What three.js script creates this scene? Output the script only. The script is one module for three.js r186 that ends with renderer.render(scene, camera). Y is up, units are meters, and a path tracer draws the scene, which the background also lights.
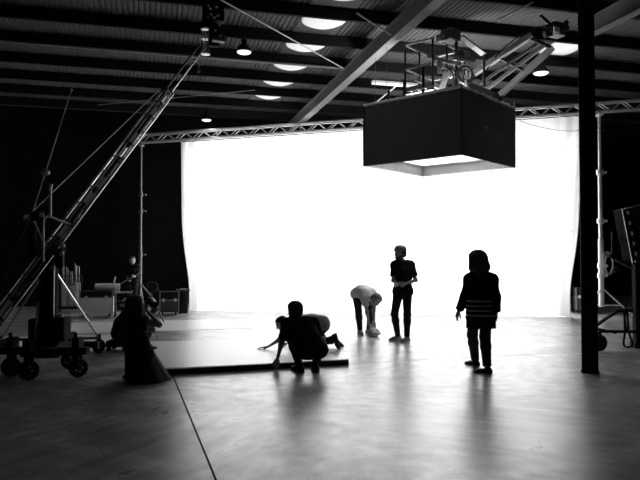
import * as THREE from 'three';
import { mergeGeometries, mergeVertices } from 'three/addons/utils/BufferGeometryUtils.js';
import { RoundedBoxGeometry } from 'three/addons/geometries/RoundedBoxGeometry.js';
import { RectAreaLightUniformsLib } from 'three/addons/lights/RectAreaLightUniformsLib.js';
import { ImprovedNoise } from 'three/addons/math/ImprovedNoise.js';

// ---------------------------------------------------------------- camera, sky, big lights, exposure
RectAreaLightUniformsLib.init();
const scene = new THREE.Scene();
const renderer = new THREE.WebGLRenderer({ antialias: true });
renderer.toneMapping = THREE.LinearToneMapping;
renderer.toneMappingExposure = 1.18;
renderer.shadowMap.enabled = true;

const F = 640, EYE = 1.5, PITCH = Math.atan(18 / F);
const camera = new THREE.PerspectiveCamera(2 * Math.atan(240 / F) * 180 / Math.PI, 640 / 480, 0.05, 100);
camera.position.set(0, EYE, 0);
camera.rotation.set(PITCH, 0, 0);
camera.updateMatrixWorld(true);

scene.background = new THREE.Color().setRGB(1.4, 1.4, 1.4);   // overcast daylight above the roof lights
const BACKLIGHT = 4.8, SOFTBOX = 4.5, SPILL = 22;

// pixel -> point helpers (depth = distance along -z)
function ray(px, py) {
  return new THREE.Vector3((px - 320) / F, -(py - 240) / F, -1).applyAxisAngle(new THREE.Vector3(1, 0, 0), PITCH);
}
function at(px, py, depth) { const r = ray(px, py); return r.multiplyScalar(depth / -r.z).add(camera.position); }
function ground(px, py) { const r = ray(px, py); return r.multiplyScalar(-EYE / r.y).add(camera.position).setY(0); }
const V = (x, y, z) => new THREE.Vector3(x, y, z);
// building axes: u to the right along the purlins, v into the depth along the rafters
const YAW = 15 * Math.PI / 180, cY = Math.cos(YAW), sY = Math.sin(YAW);
const B = (u, y, v) => V(u * cY - v * sY, y, -(u * sY + v * cY));

// ---------------------------------------------------------------- random, noise
let seed = 1234567;
const rnd = () => { seed = (seed * 1664525 + 1013904223) >>> 0; return seed / 4294967296; };
const perlin = new ImprovedNoise();
const fbm = (x, y, z, o = 4) => { let s = 0, a = 0.5; for (let i = 0; i < o; i++) { s += a * perlin.noise(x, y, z); x *= 2.03; y *= 2.03; z += 7.1; a *= 0.5; } return s; };

// ---------------------------------------------------------------- geometry helpers
const UPV = V(0, 1, 0);
function tube(a, b, r, r2 = r, seg = 8) {
  const d = b.clone().sub(a), L = d.length();
  const g = new THREE.CylinderGeometry(r2, r, L, seg);
  g.applyQuaternion(new THREE.Quaternion().setFromUnitVectors(UPV, d.normalize()));
  g.translate((a.x + b.x) / 2, (a.y + b.y) / 2, (a.z + b.z) / 2);
  return g;
}
function curve(pts, r, n = 24, seg = 6) { return new THREE.TubeGeometry(new THREE.CatmullRomCurve3(pts), n, r, seg, false); }
function box(w, h, d, x = 0, y = 0, z = 0, ry = 0, bevel = 0) {
  const g = bevel ? new RoundedBoxGeometry(w, h, d, 2, bevel) : new THREE.BoxGeometry(w, h, d);
  if (ry) g.rotateY(ry);
  g.translate(x, y, z);
  return g;
}
// a bar of width w and height h from a to b; "side" hints at the direction of w
function bar(a, b, w, h, side = null) {
  const d = b.clone().sub(a), L = d.length(); d.normalize();
  let s = side ? side.clone() : V(0, 1, 0).cross(d); if (s.lengthSq() < 1e-6) s = V(1, 0, 0);
  s.addScaledVector(d, -s.dot(d)).normalize();
  const n = d.clone().cross(s);
  const g = new THREE.BoxGeometry(w, h, L);
  g.applyMatrix4(new THREE.Matrix4().makeBasis(s, n, d));
  g.translate((a.x + b.x) / 2, (a.y + b.y) / 2, (a.z + b.z) / 2);
  return g;
}
function ball(c, r, sx = 1, sy = 1, sz = 1, n = 12) { const g = new THREE.SphereGeometry(r, n, Math.max(6, n - 4)); g.scale(sx, sy, sz); g.translate(c.x, c.y, c.z); return g; }
function merged(list) {
  list = [].concat(list).map(g => { g = g.index ? g.toNonIndexed() : g; for (const k of Object.keys(g.attributes)) if (!['position', 'normal', 'uv'].includes(k)) g.deleteAttribute(k); if (!g.attributes.uv) g.setAttribute('uv', new THREE.Float32BufferAttribute(new Float32Array(g.attributes.position.count * 2), 2)); return g; });
  return list.length === 1 ? list[0] : mergeGeometries(list);
}
const taken = {};
function numbered(n) { const k = taken[n] = (taken[n] ?? -1) + 1; return k ? `${n}_${String(k).padStart(3, '0')}` : n; }
function obj(name, geoms, mat, parent = scene) {
  const m = new THREE.Mesh(Array.isArray(geoms) ? merged(geoms) : geoms, mat);
  m.castShadow = m.receiveShadow = true;
  m.name = parent === scene ? numbered(name) : name;
  parent.add(m);
  return m;
}
function tag(o, label, category, group) { o.userData.label = label; o.userData.category = category; if (group) o.userData.group = group; return o; }
function thing(name, label, category, pos = V(0, 0, 0), turn = 0, group) {
  const g = new THREE.Group(); g.name = numbered(name); g.position.copy(pos); g.rotation.y = turn; scene.add(g);
  return tag(g, label, category, group);
}
function struct(name, label) { const g = new THREE.Group(); g.name = name; scene.add(g); g.userData.kind = 'structure'; g.userData.label = label; g.userData.category = name.split('_')[0]; return g; }

// ---------------------------------------------------------------- materials (grey picture: neutral values)
const grey = (v, rough = 0.7, extra = {}) => new THREE.MeshStandardMaterial({ color: new THREE.Color().setRGB(v, v, v), roughness: rough, ...extra });
const matte = (v, spec = 0.15) => new THREE.MeshPhysicalMaterial({ color: new THREE.Color().setRGB(v, v, v), roughness: 0.95, specularIntensity: spec });
const M = {
  wall: matte(0.008), roof: matte(0.07, 0.4), purlin: matte(0.015), rafter: matte(0.2, 0.2),
  black: matte(0.018, 0.35), blackCloth: matte(0.012, 0.05), darkMetal: grey(0.06, 0.45, { metalness: 0.3 }), steel: grey(0.6, 0.35, { metalness: 0.3 }),
  alu: grey(0.75, 0.4, { metalness: 0.25 }), polished: grey(0.9, 0.2, { metalness: 1 }), aluDull: grey(0.35, 0.5, { metalness: 0.5 }), rubber: grey(0.02, 0.85), column: matte(0.012),
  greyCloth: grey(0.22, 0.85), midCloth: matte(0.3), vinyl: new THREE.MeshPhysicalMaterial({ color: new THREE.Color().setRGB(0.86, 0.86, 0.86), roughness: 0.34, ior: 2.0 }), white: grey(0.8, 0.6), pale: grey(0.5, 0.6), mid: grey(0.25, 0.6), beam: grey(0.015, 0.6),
  skin: grey(0.36, 0.55), hair: grey(0.02, 0.55), hairMid: grey(0.1, 0.55), denim: matte(0.025), tee: matte(0.02), whiteTee: grey(0.7, 0.9), shoe: grey(0.02, 0.6), sole: grey(0.6, 0.7), dress: matte(0.012), tights: grey(0.02, 0.8),
  eye: grey(0.6, 0.3), lens: grey(0.01, 0.1), stripe: grey(0.6, 0.9), wood: grey(0.35, 0.6),
};
M.cloth = new THREE.MeshPhysicalMaterial({ color: new THREE.Color().setRGB(0.9, 0.9, 0.9), roughness: 1, transmission: 0.6, thickness: 0, specularIntensity: 0.1, side: THREE.DoubleSide });
M.skyPanel = new THREE.MeshPhysicalMaterial({ color: new THREE.Color().setRGB(0.8, 0.8, 0.8), roughness: 1, transmission: 0.6, thickness: 0, side: THREE.DoubleSide });
const glow = v => new THREE.MeshStandardMaterial({ color: 0x888888, emissive: 0xffffff, emissiveIntensity: v, roughness: 0.8 });
M.skirtCloth = matte(0.13); M.truss = grey(0.55, 0.35, { metalness: 0.6 }); M.panelGlow = glow(1.0); M.diffuser = glow(1.6); M.lampGlow = glow(1.1); M.tubeGlow = glow(0.8);

// concrete: mottled tone and uneven polish
function concreteTextures() {
  const N = 1024, col = new Uint8Array(N * N * 4), rgh = new Float32Array(N * N * 4);
  for (let j = 0; j < N; j++) for (let i = 0; i < N; i++) {
    // torus-mapped so that the repeat has no seam
    const a = i / N * Math.PI * 2, b = j / N * Math.PI * 2, x = Math.cos(a) * 1.3, y = Math.sin(a) * 1.3, z = Math.cos(b) * 1.3, w = Math.sin(b) * 1.3;
    const n1 = fbm(x * 1.5 + 3, y * 1.5 + z * 1.5, w * 1.5, 4), n2 = fbm(x * 5 + 9, y * 5 - z * 5, w * 5 + 4, 4), n3 = perlin.noise(i * 0.31, j * 0.31, 2.5);
    const c = 0.62 + n1 * 0.38 + n2 * 0.36 + n3 * 0.06;
    const r = 0.50 + n1 * 0.10 - n2 * 0.13 + n3 * 0.02;
    const k = (j * N + i) * 4;
    col[k] = col[k + 1] = col[k + 2] = Math.max(0, Math.min(255, c * 255)); col[k + 3] = 255;
    rgh[k] = rgh[k + 1] = rgh[k + 2] = r; rgh[k + 3] = 1;
  }
  for (let s = 0; s < 520; s++) {             // specks and short scuffs
    let x = rnd() * N, y = rnd() * N; const L = rnd() < 0.6 ? 2 : 5 + rnd() * 40, a = rnd() * 6.28, dark = rnd() < 0.6;
    for (let t = 0; t < L; t++) { const k = (((y | 0) & 1023) * N + ((x | 0) & 1023)) * 4; for (let q = 0; q < 3; q++) col[k + q] = Math.max(0, Math.min(255, col[k + q] + (dark ? -75 : 30))); x += Math.cos(a); y += Math.sin(a); }
  }
  return [col, rgh].map((d, i) => { const t = new THREE.DataTexture(d, N, N, THREE.RGBAFormat, i ? THREE.FloatType : THREE.UnsignedByteType); t.wrapS = t.wrapT = THREE.RepeatWrapping; t.magFilter = THREE.LinearFilter; t.minFilter = THREE.LinearFilter; if (!i) t.colorSpace = THREE.SRGBColorSpace; t.needsUpdate = true; return t; });
}
const [concCol, concRough] = concreteTextures();
M.floor = new THREE.MeshPhysicalMaterial({ map: concCol, color: new THREE.Color().setRGB(1, 1, 1), roughness: 0.64, roughnessMap: concRough, ior: 2.15 });

// ---------------------------------------------------------------- the hall
const U0 = -9.1, U1 = 18.1, V0 = -6, V1 = 21.5, ROOF = 6.2;
{
  const floor = struct('floor', 'polished grey concrete floor of the studio hall with saw-cut joints');
  const us = [U0 - 1.2, 0.605, 9.7, U1 + 1.4], vs = [V0 - 1, 8.63, V1 + 1.2], J = 0.008;
  const FY = 17 * Math.PI / 180, cF = Math.cos(FY), sF = Math.sin(FY), BF = (u, y, v) => V(u * cF - v * sF, y, -(u * sF + v * cF));   // the slabs lie a little askew to the frame
  const sub = (u0, u1, v0, v1, y0, y1) => {
    const g = new THREE.BufferGeometry(), p = [], uv = [], ix = [];
    const c = [[u0, v0], [u1, v0], [u1, v1], [u0, v1]];
    const face = (q) => { const s = p.length / 3; for (const [u, y, v] of q) { const w = BF(u, y, v); p.push(w.x, w.y, w.z); uv.push(u / 7, v / 7); } ix.push(s, s + 1, s + 2, s, s + 2, s + 3); };
    face(c.map(([u, v]) => [u, y1, v])); face(c.slice().reverse().map(([u, v]) => [u, y0, v]));
    for (let i = 0; i < 4; i++) { const a = c[i], b = c[(i + 1) % 4]; face([[a[0], y0, a[1]], [b[0], y0, b[1]], [b[0], y1, b[1]], [a[0], y1, a[1]]]); }
    g.setAttribute('position', new THREE.Float32BufferAttribute(p, 3)); g.setAttribute('uv', new THREE.Float32BufferAttribute(uv, 2)); g.setIndex(ix);
    const n = g.toNonIndexed(); n.computeVertexNormals(); return n;
  };
  for (let i = 0; i < us.length - 1; i++) for (let j = 0; j < vs.length - 1; j++) obj('floor_slab', sub(us[i] + J, us[i + 1] - J, vs[j] + J, vs[j + 1] - J, -0.2, 0), M.floor, floor);
  obj('joint_filler', sub(U0 - 1.2, U1 + 1.4, V0 - 1, V1 + 1.2, -0.25, -0.012), M.black, floor);

  // walls: thick, with rows of dark cladding panels
  const wallBox = (name, label, u0, u1, v0, v1) => {
    const w = struct(name, label), c = B((u0 + u1) / 2, ROOF / 2, (v0 + v1) / 2);
    obj('wall_core', box(u1 - u0, ROOF + 0.4, v1 - v0, c.x, c.y, c.z, YAW), M.wall, w);
    return w;
  };
  const rear = wallBox('wall_rear', 'dark painted rear wall of horizontal cladding behind the white backdrop', U0 - 0.2, U1 + 0.2, V1, V1 + 0.2);
  wallBox('wall_left', 'black side wall of the hall beyond the camera crane', U0 - 0.2, U0, V0, V1);
  wallBox('wall_right', 'black side wall of the hall beyond the steel column', U1, U1 + 0.2, V0, V1);
  wallBox('wall_front', 'dark wall of the hall facing the backdrop', U0 - 0.2, U1 + 0.2, V0 - 0.2, V0);
  const rows = [0, 1.55, 2.7, 3.85, 5.0, 6.15];
  for (let r = 0; r < 5; r++) for (let k = 0; k < 7; k++) {
    const u0 = U0 + 0.05 + k * 3.87, y0 = rows[r] + 0.01, y1 = rows[r + 1] - 0.012, c = B(u0 + 1.92, (y0 + y1) / 2, V1 - 0.02);
    obj('cladding_panel', box(3.84, y1 - y0, 0.03, c.x, c.y, c.z, YAW), M.wall, rear);
  }

  // roof: purlins across, rafters into the depth, ribbed sheets on top, roof lights in two sheets
  const ceil = struct('ceiling', 'dark ribbed metal roof on deep purlins and steel rafters');
  const P0 = 11.37 - 1.47 * 11, PN = 19, PS = 1.47;
  for (let k = 0; k < PN; k++) {
    const v = P0 + k * PS; if (v < V0 || v > V1) continue;
    const a = U0, b = U1, g = [];
    const pb = (v0, v1, y0, y1) => { const c = B((a + b) / 2, (y0 + y1) / 2, (v0 + v1) / 2); return box(b - a, y1 - y0, v1 - v0, c.x, c.y, c.z, YAW); };
    g.push(pb(v - 0.004, v + 0.004, 5.97, ROOF), pb(v - 0.004, v + 0.075, 5.97, 5.976), pb(v - 0.004, v + 0.075, ROOF - 0.006, ROOF), pb(v + 0.069, v + 0.075, 5.97, 5.995));
    obj('purlin', g, M.purlin, ceil);
  }
  const ridgeOf = (u, VE = V1) => {
    const rf = (u0, u1, y0, y1, m, n) => { const c = B((u0 + u1) / 2, (y0 + y1) / 2, (V0 + VE) / 2); return obj(n, box(u1 - u0, y1 - y0, VE - V0, c.x, c.y, c.z, YAW), m, ceil); };
    const web = rf(u - 0.006, u + 0.006, 5.66, 5.96, M.rafter, 'rafter');
    rf(u - 0.1, u + 0.1, 5.648, 5.662, M.rafter, 'rafter_flange');
    rf(u - 0.085, u + 0.085, 5.956, 5.97, M.rafter, 'rafter_flange');
    return web;
  };
  ridgeOf(4.5); ridgeOf(7.95, 10.3);
  const ribProfile = () => {
    const s = new THREE.Shape(), pts = [], n = 8, w = 0.8 / n, t = 0.004;
    for (let i = 0; i < n; i++) { const x = i * w; pts.push([x, 0], [x + w * 0.55, 0], [x + w * 0.65, 0.016], [x + w * 0.9, 0.016]); }
    pts.push([0.8, 0]);
    s.moveTo(...pts[0]); pts.slice(1).forEach(p => s.lineTo(...p));
    pts.slice().reverse().forEach(([x, y]) => s.lineTo(x, y + t));
    return s;
  };
  const prof = ribProfile();
  const ribSheet = (u, v0, v1) => { const g = new THREE.ExtrudeGeometry(prof, { depth: v1 - v0, bevelEnabled: false }); g.rotateY(YAW); const c = B(u, ROOF + 0.001, v1); g.translate(c.x, c.y, c.z); return g; };
  const lights = [];
  const openings = { 15: [-5, -4, -3, -2, -1, 0, 1, 2, 3, 4], 22: [-6, -5, -4, -3, -2, 0], 27: [-6, -5, -4, -3, -2, -1] };
  for (let k = 0; k < 34; k++) {
    const u = U0 + 0.8 * k, open = openings[k];
    if (!open) { obj('roof_sheet', ribSheet(u, V0, V1), M.roof, ceil); continue; }
    const first = 11.37 + PS * Math.min(...open), last = 11.37 + PS * (Math.max(...open) + 1);
    obj('roof_sheet', ribSheet(u, V0, first), M.roof, ceil); obj('roof_sheet', ribSheet(u, last, V1), M.roof, ceil);
    for (let i = Math.min(...open); i < Math.max(...open); i++) if (!open.includes(i)) obj('roof_sheet', ribSheet(u, 11.37 + PS * i, 11.37 + PS * (i + 1)), M.roof, ceil);
    for (const i of open) lights.push([u, 11.37 + PS * i, k, i]);
  }
  // flat cover so that daylight comes only through the roof lights
  const ordinal = ['first', 'second', 'third', 'fourth', 'fifth', 'sixth', 'seventh', 'eighth', 'ninth', 'tenth'];
  lights.forEach(([u, v, k, i], n) => {
    const flat = k > 15, w = struct(`window_${n + 1}`, k === 27 ? `flat roof light in the row near the side wall beyond the column, ${ordinal[-i - 1]} from the backdrop` : flat ? (i ? `flat bright roof light, ${ordinal[-i - 1]} from the boom knuckle away from the backdrop` : 'flat bright roof light right beside the boom knuckle') : `round sagging roof light, ${ordinal[4 - i]} from the backdrop in its row`);
    w.userData.category = 'window';
    const vm = v + PS / 2, NR = 10, NA = 40, P = [], I = [], rx = flat ? 0.4 : 0.44, rz = flat ? 0.62 : 0.5, sag = flat ? 0.03 : 0.13;
    const rim = a => { const c = Math.cos(a), d = Math.sin(a), e = flat ? 0.3 : 1; return [Math.sign(c) * Math.pow(Math.abs(c), e), Math.sign(d) * Math.pow(Math.abs(d), e)]; };
    for (let i = 0; i <= NR; i++) for (let k = 0; k < NA; k++) { const f = i / NR, [c, d] = rim(k / NA * Math.PI * 2), q = B(u + 0.4 + c * rx * f, ROOF - 0.02 - sag * (1 - f * f), vm - (flat ? 0 : 0.1) + d * rz * f); P.push(q.x, q.y, q.z); }
    for (let i = 0; i < NR; i++) for (let k = 0; k < NA; k++) { const a = i * NA + k, b = i * NA + (k + 1) % NA; I.push(a, b, a + NA, b, b + NA, a + NA); }
    const g = new THREE.BufferGeometry(); g.setAttribute('position', new THREE.Float32BufferAttribute(P, 3)); g.setIndex(I); g.computeVertexNormals();
    // metal surround with the opening cut out
    const sh = new THREE.Shape(); [[-0.46, -PS / 2 - 0.03], [0.46, -PS / 2 - 0.03], [0.46, PS / 2 + 0.03], [-0.46, PS / 2 + 0.03]].forEach((p, i) => sh[i ? 'lineTo' : 'moveTo'](...p));
    const hole = new THREE.Path(); for (let k = 0; k < NA; k++) { const [c, d] = rim(-k / NA * Math.PI * 2); hole[k ? 'lineTo' : 'moveTo'](c * rx * 0.99, d * rz * 0.99 - (flat ? 0 : 0.1)); } sh.holes.push(hole);
    const fg = new THREE.ExtrudeGeometry(sh, { depth: 0.06, bevelEnabled: false }); fg.rotateX(-Math.PI / 2); fg.rotateY(YAW); const fc = B(u + 0.4, ROOF - 0.015, vm); fg.translate(fc.x, fc.y, fc.z);
    obj('surround', fg, M.roof, w);
    obj('translucent_sheet', g, M.skyPanel, w);
  });
  // tie rods and a conduit under the purlins
  obj('tie_rod', tube(at(218, -2, 10.6), at(343, 68, 14.2), 0.012), M.aluDull, ceil);
  obj('tie_rod', tube(at(357, 13, 11.2), at(391, 35, 11.6), 0.015), M.aluDull, ceil);
  obj('tie_rod', tube(at(98, 105, 18), at(255, 90, 16.4), 0.01), M.aluDull, ceil);
  obj('tie_rod', tube(at(497, 20, 11.2), at(533, 2, 10.9), 0.012), M.aluDull, ceil);
  const cv = 14.2; obj('conduit', tube(B(-6, 5.93, cv), B(4.4, 5.93, cv), 0.025), M.mid, ceil);
}

// steel column
{
  const p = ground(590, 372), c = thing('steel_column', 'square black steel column standing on a base plate beside the standing woman', 'column', p, -0.36);
  obj('shaft', box(0.2, ROOF - 0.012, 0.2, 0, ROOF / 2 + 0.006, 0, 0, 0.012), M.column, c);
  obj('base_plate', box(0.225, 0.012, 0.225, 0, 0.006, 0), M.column, c);
}

// ---------------------------------------------------------------- white backdrop, its truss, stands and back lights
const BA = V(-4.1, 0, -18.9), BB = V(6.92, 0, -16.65);
const bDir = BB.clone().sub(BA), BW = bDir.length(); bDir.normalize();
const bNor = V(-bDir.z, 0, bDir.x).normalize(); if (bNor.z < 0) bNor.negate();     // towards the camera side
const topAt = s => 4.93 + 0.026 * s;
const onB = (s, y, n = 0) => BA.clone().addScaledVector(bDir, s).addScaledVector(bNor, n).setY(y);
{
  const bd = thing('backdrop', 'huge white fabric backdrop stretched under the long truss, glowing from behind', 'backdrop');
  const surf = (a, b) => {
    const s0 = 0.50 * Math.pow(1 - b, 2.2) + 0.06 * Math.sin(b * 9) * (1 - b), s1 = BW - 0.5 * Math.pow(1 - b, 1.25) - 0.05 * Math.sin(b * 11) * (1 - b);
    const s = s0 + (s1 - s0) * a, e0 = s - s0, e1 = s1 - s;
    let n = 0.05 * Math.exp(-e0 / 0.45) * Math.sin(e0 * 22 + b * 3) + 0.05 * Math.exp(-e1 / 0.45) * Math.sin(e1 * 20 + b * 2);
    n += 0.35 * Math.pow(1 - b, 5) + 0.03 * fbm(s * 0.7, b * 3, 1.5, 3) + 0.035 * (1 - b) * (1 - b) * Math.sin(s * 5 + 2 * Math.sin(s * 1.3));
    n += 0.25 * (Math.exp(-e0 / 0.3) + Math.exp(-e1 / 0.3)) * Math.pow(1 - b, 3);
    const foot = 0.006 + 0.03 * Math.abs(fbm(s * 1.1, 3.3, 0, 2));
    return onB(s, foot + (topAt(s) - foot) * b, n);
  };
  const cuts = [0, 0.21, 0.42, 0.63, 0.84, 1], NU = 140;
  for (let k = 0; k < cuts.length - 1; k++) {
    const NV = 14, g = new THREE.PlaneGeometry(1, 1, NU, NV), p = g.attributes.position;
    for (let i = 0; i < p.count; i++) { const q = surf(p.getX(i) + 0.5, cuts[k] + (cuts[k + 1] - cuts[k]) * (p.getY(i) + 0.5)); p.setXYZ(i, q.x, q.y, q.z); }
    g.computeVertexNormals();
    obj('fabric_strip', g, M.cloth, bd);
    if (k) { const pts = []; for (let i = 0; i <= 60; i++) { const q = surf(i / 60, cuts[k]); pts.push(q.addScaledVector(bNor, 0.003)); } obj('seam', curve(pts, 0.008, 120, 5), M.cloth, bd); }
  }
  const hem = a => { const pts = []; for (let i = 0; i <= 40; i++) pts.push(surf(a, i / 40)); return curve(pts, 0.014, 80, 6); };
  obj('side_hem', hem(0), M.cloth, bd); obj('side_hem', hem(1), M.cloth, bd);
  for (let i = 0; i <= 36; i++) { const q = surf(i / 36, 1); obj('tie', tube(q.clone().setY(q.y - 0.03), q.clone().setY(q.y + 0.1), 0.008, 0.008, 5), M.white, bd); }

  const truss = thing('lighting_truss', 'long aluminium lattice truss carrying the top edge of the white backdrop', 'truss');
  const S0 = -1.35, S1 = 13.6, tb = s => topAt(s) + 0.07, TH = 0.23;
  for (const [y, n] of [[0, -0.1], [0, 0.1], [TH, -0.1], [TH, 0.1]]) obj('chord', tube(onB(S0, tb(S0) + y, n), onB(S1, tb(S1) + y, n), 0.024), M.truss, truss);
  for (const n of [-0.1, 0.1]) for (let k = 0; k < 52; k++) { const s = S0 + (S1 - S0) * k / 52, s2 = S0 + (S1 - S0) * (k + 1) / 52; obj('brace', tube(onB(s, tb(s) + (k % 2 ? TH : 0), n), onB(s2, tb(s2) + (k % 2 ? 0 : TH), n), 0.013, 0.013, 6), M.truss, truss); }
  for (let k = 0; k <= 6; k++) { const s = S0 + (S1 - S0) * k / 6; for (const y of [0, TH]) obj('cross_tube', tube(onB(s, tb(s) + y, -0.1), onB(s, tb(s) + y, 0.1), 0.014, 0.014, 6), M.truss, truss); obj('end_post', tube(onB(s, tb(s), 0.1), onB(s, tb(s) + TH, 0.1), 0.018, 0.018, 6), M.truss, truss); }

  // bank of light panels behind the fabric
  for (let k = 0; k < 3; k++) {
    const w = (BW - 0.67) / 3, h = 4.5, s = 0.15 + w / 2 + k * (w + 0.06), c = onB(s, 2.45, -0.95);
    const lp = thing('light_panel', ['tall light panel hidden behind the road-case end of the backdrop', 'tall light panel hidden behind the middle of the backdrop', 'tall light panel hidden behind the column end of the backdrop'][k], 'light', c.clone().setY(0), Math.atan2(bNor.x, bNor.z));
    obj('housing', box(w + 0.04, h + 0.08, 0.1, 0, 2.45, -0.06, 0, 0.02), M.black, lp);
    obj('glowing_face', box(w, h, 0.008, 0, 2.45, -0.004), M.panelGlow, lp);
    for (const x of [-1, 1]) obj('foot', [box(0.08, 0.27, 0.08, x, 0.135, -0.06), box(0.08, 0.03, 0.6, x, 0.015, -0.06)], M.black, lp);
    const L = new THREE.RectAreaLight(0xffffff, BACKLIGHT, w, h); L.position.copy(c).addScaledVector(bNor, 0.02); L.lookAt(c.clone().addScaledVector(bNor, 3)); L.name = 'panel_light'; scene.add(L);
  }
}

function towerStand(px, pyBase, depth, label, topY, mat, collars, fat = 1) {
  const p = at(px, 258, depth).setY(0), t = thing('crank_stand', label, 'stand', p);
  const H = topY;
  obj('base_tube', tube(V(0, 0.25, 0), V(0, H * 0.38, 0), 0.045 * fat, 0.045 * fat, 10), mat, t);
  obj('middle_tube', tube(V(0, H * 0.3, 0), V(0, H * 0.72, 0), 0.034 * fat, 0.034 * fat, 10), mat, t);
  obj('top_tube', tube(V(0, H * 0.6, 0), V(0, H, 0), 0.026 * fat, 0.026 * fat, 10), mat, t);
  obj('top_saddle', box(0.12, 0.04, 0.24, 0, H - 0.02, 0), mat, t);
  for (const h of collars) { const c = obj('collar', tube(V(0, h - 0.06, 0), V(0, h + 0.06, 0), 0.062 * fat, 0.062 * fat, 12), mat, t); obj('knob', [tube(V(0.05, h, 0), V(0.12, h, 0.02), 0.012), ball(V(0.14, h, 0.02), 0.035, 1, 1, 0.6)], mat, c); }
  for (let k = 0; k < 3; k++) { const a = k * 2.094 + 0.4, e = V(Math.cos(a) * 0.75, 0.03, Math.sin(a) * 0.75); const l = obj('leg', tube(V(0, 0.75, 0), e, 0.02), mat, t); obj('spreader', tube(V(0, 0.3, 0), e.clone().multiplyScalar(0.62).setY(0.3), 0.012), mat, l); obj('foot', ball(e, 0.03), M.rubber, l); }
  return t;
}
towerStand(140.5, 308, 19.12, 'slim grey telescopic stand holding the truss end by the road cases', 4.9, M.mid, [1.6, 2.9, 3.4]);
towerStand(601, 316, 16.4, 'silver telescopic stand with bulky collars holding the truss beside the column', 5.2, M.alu, [1.05, 1.3, 2.45, 3.7], 1.45);

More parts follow.
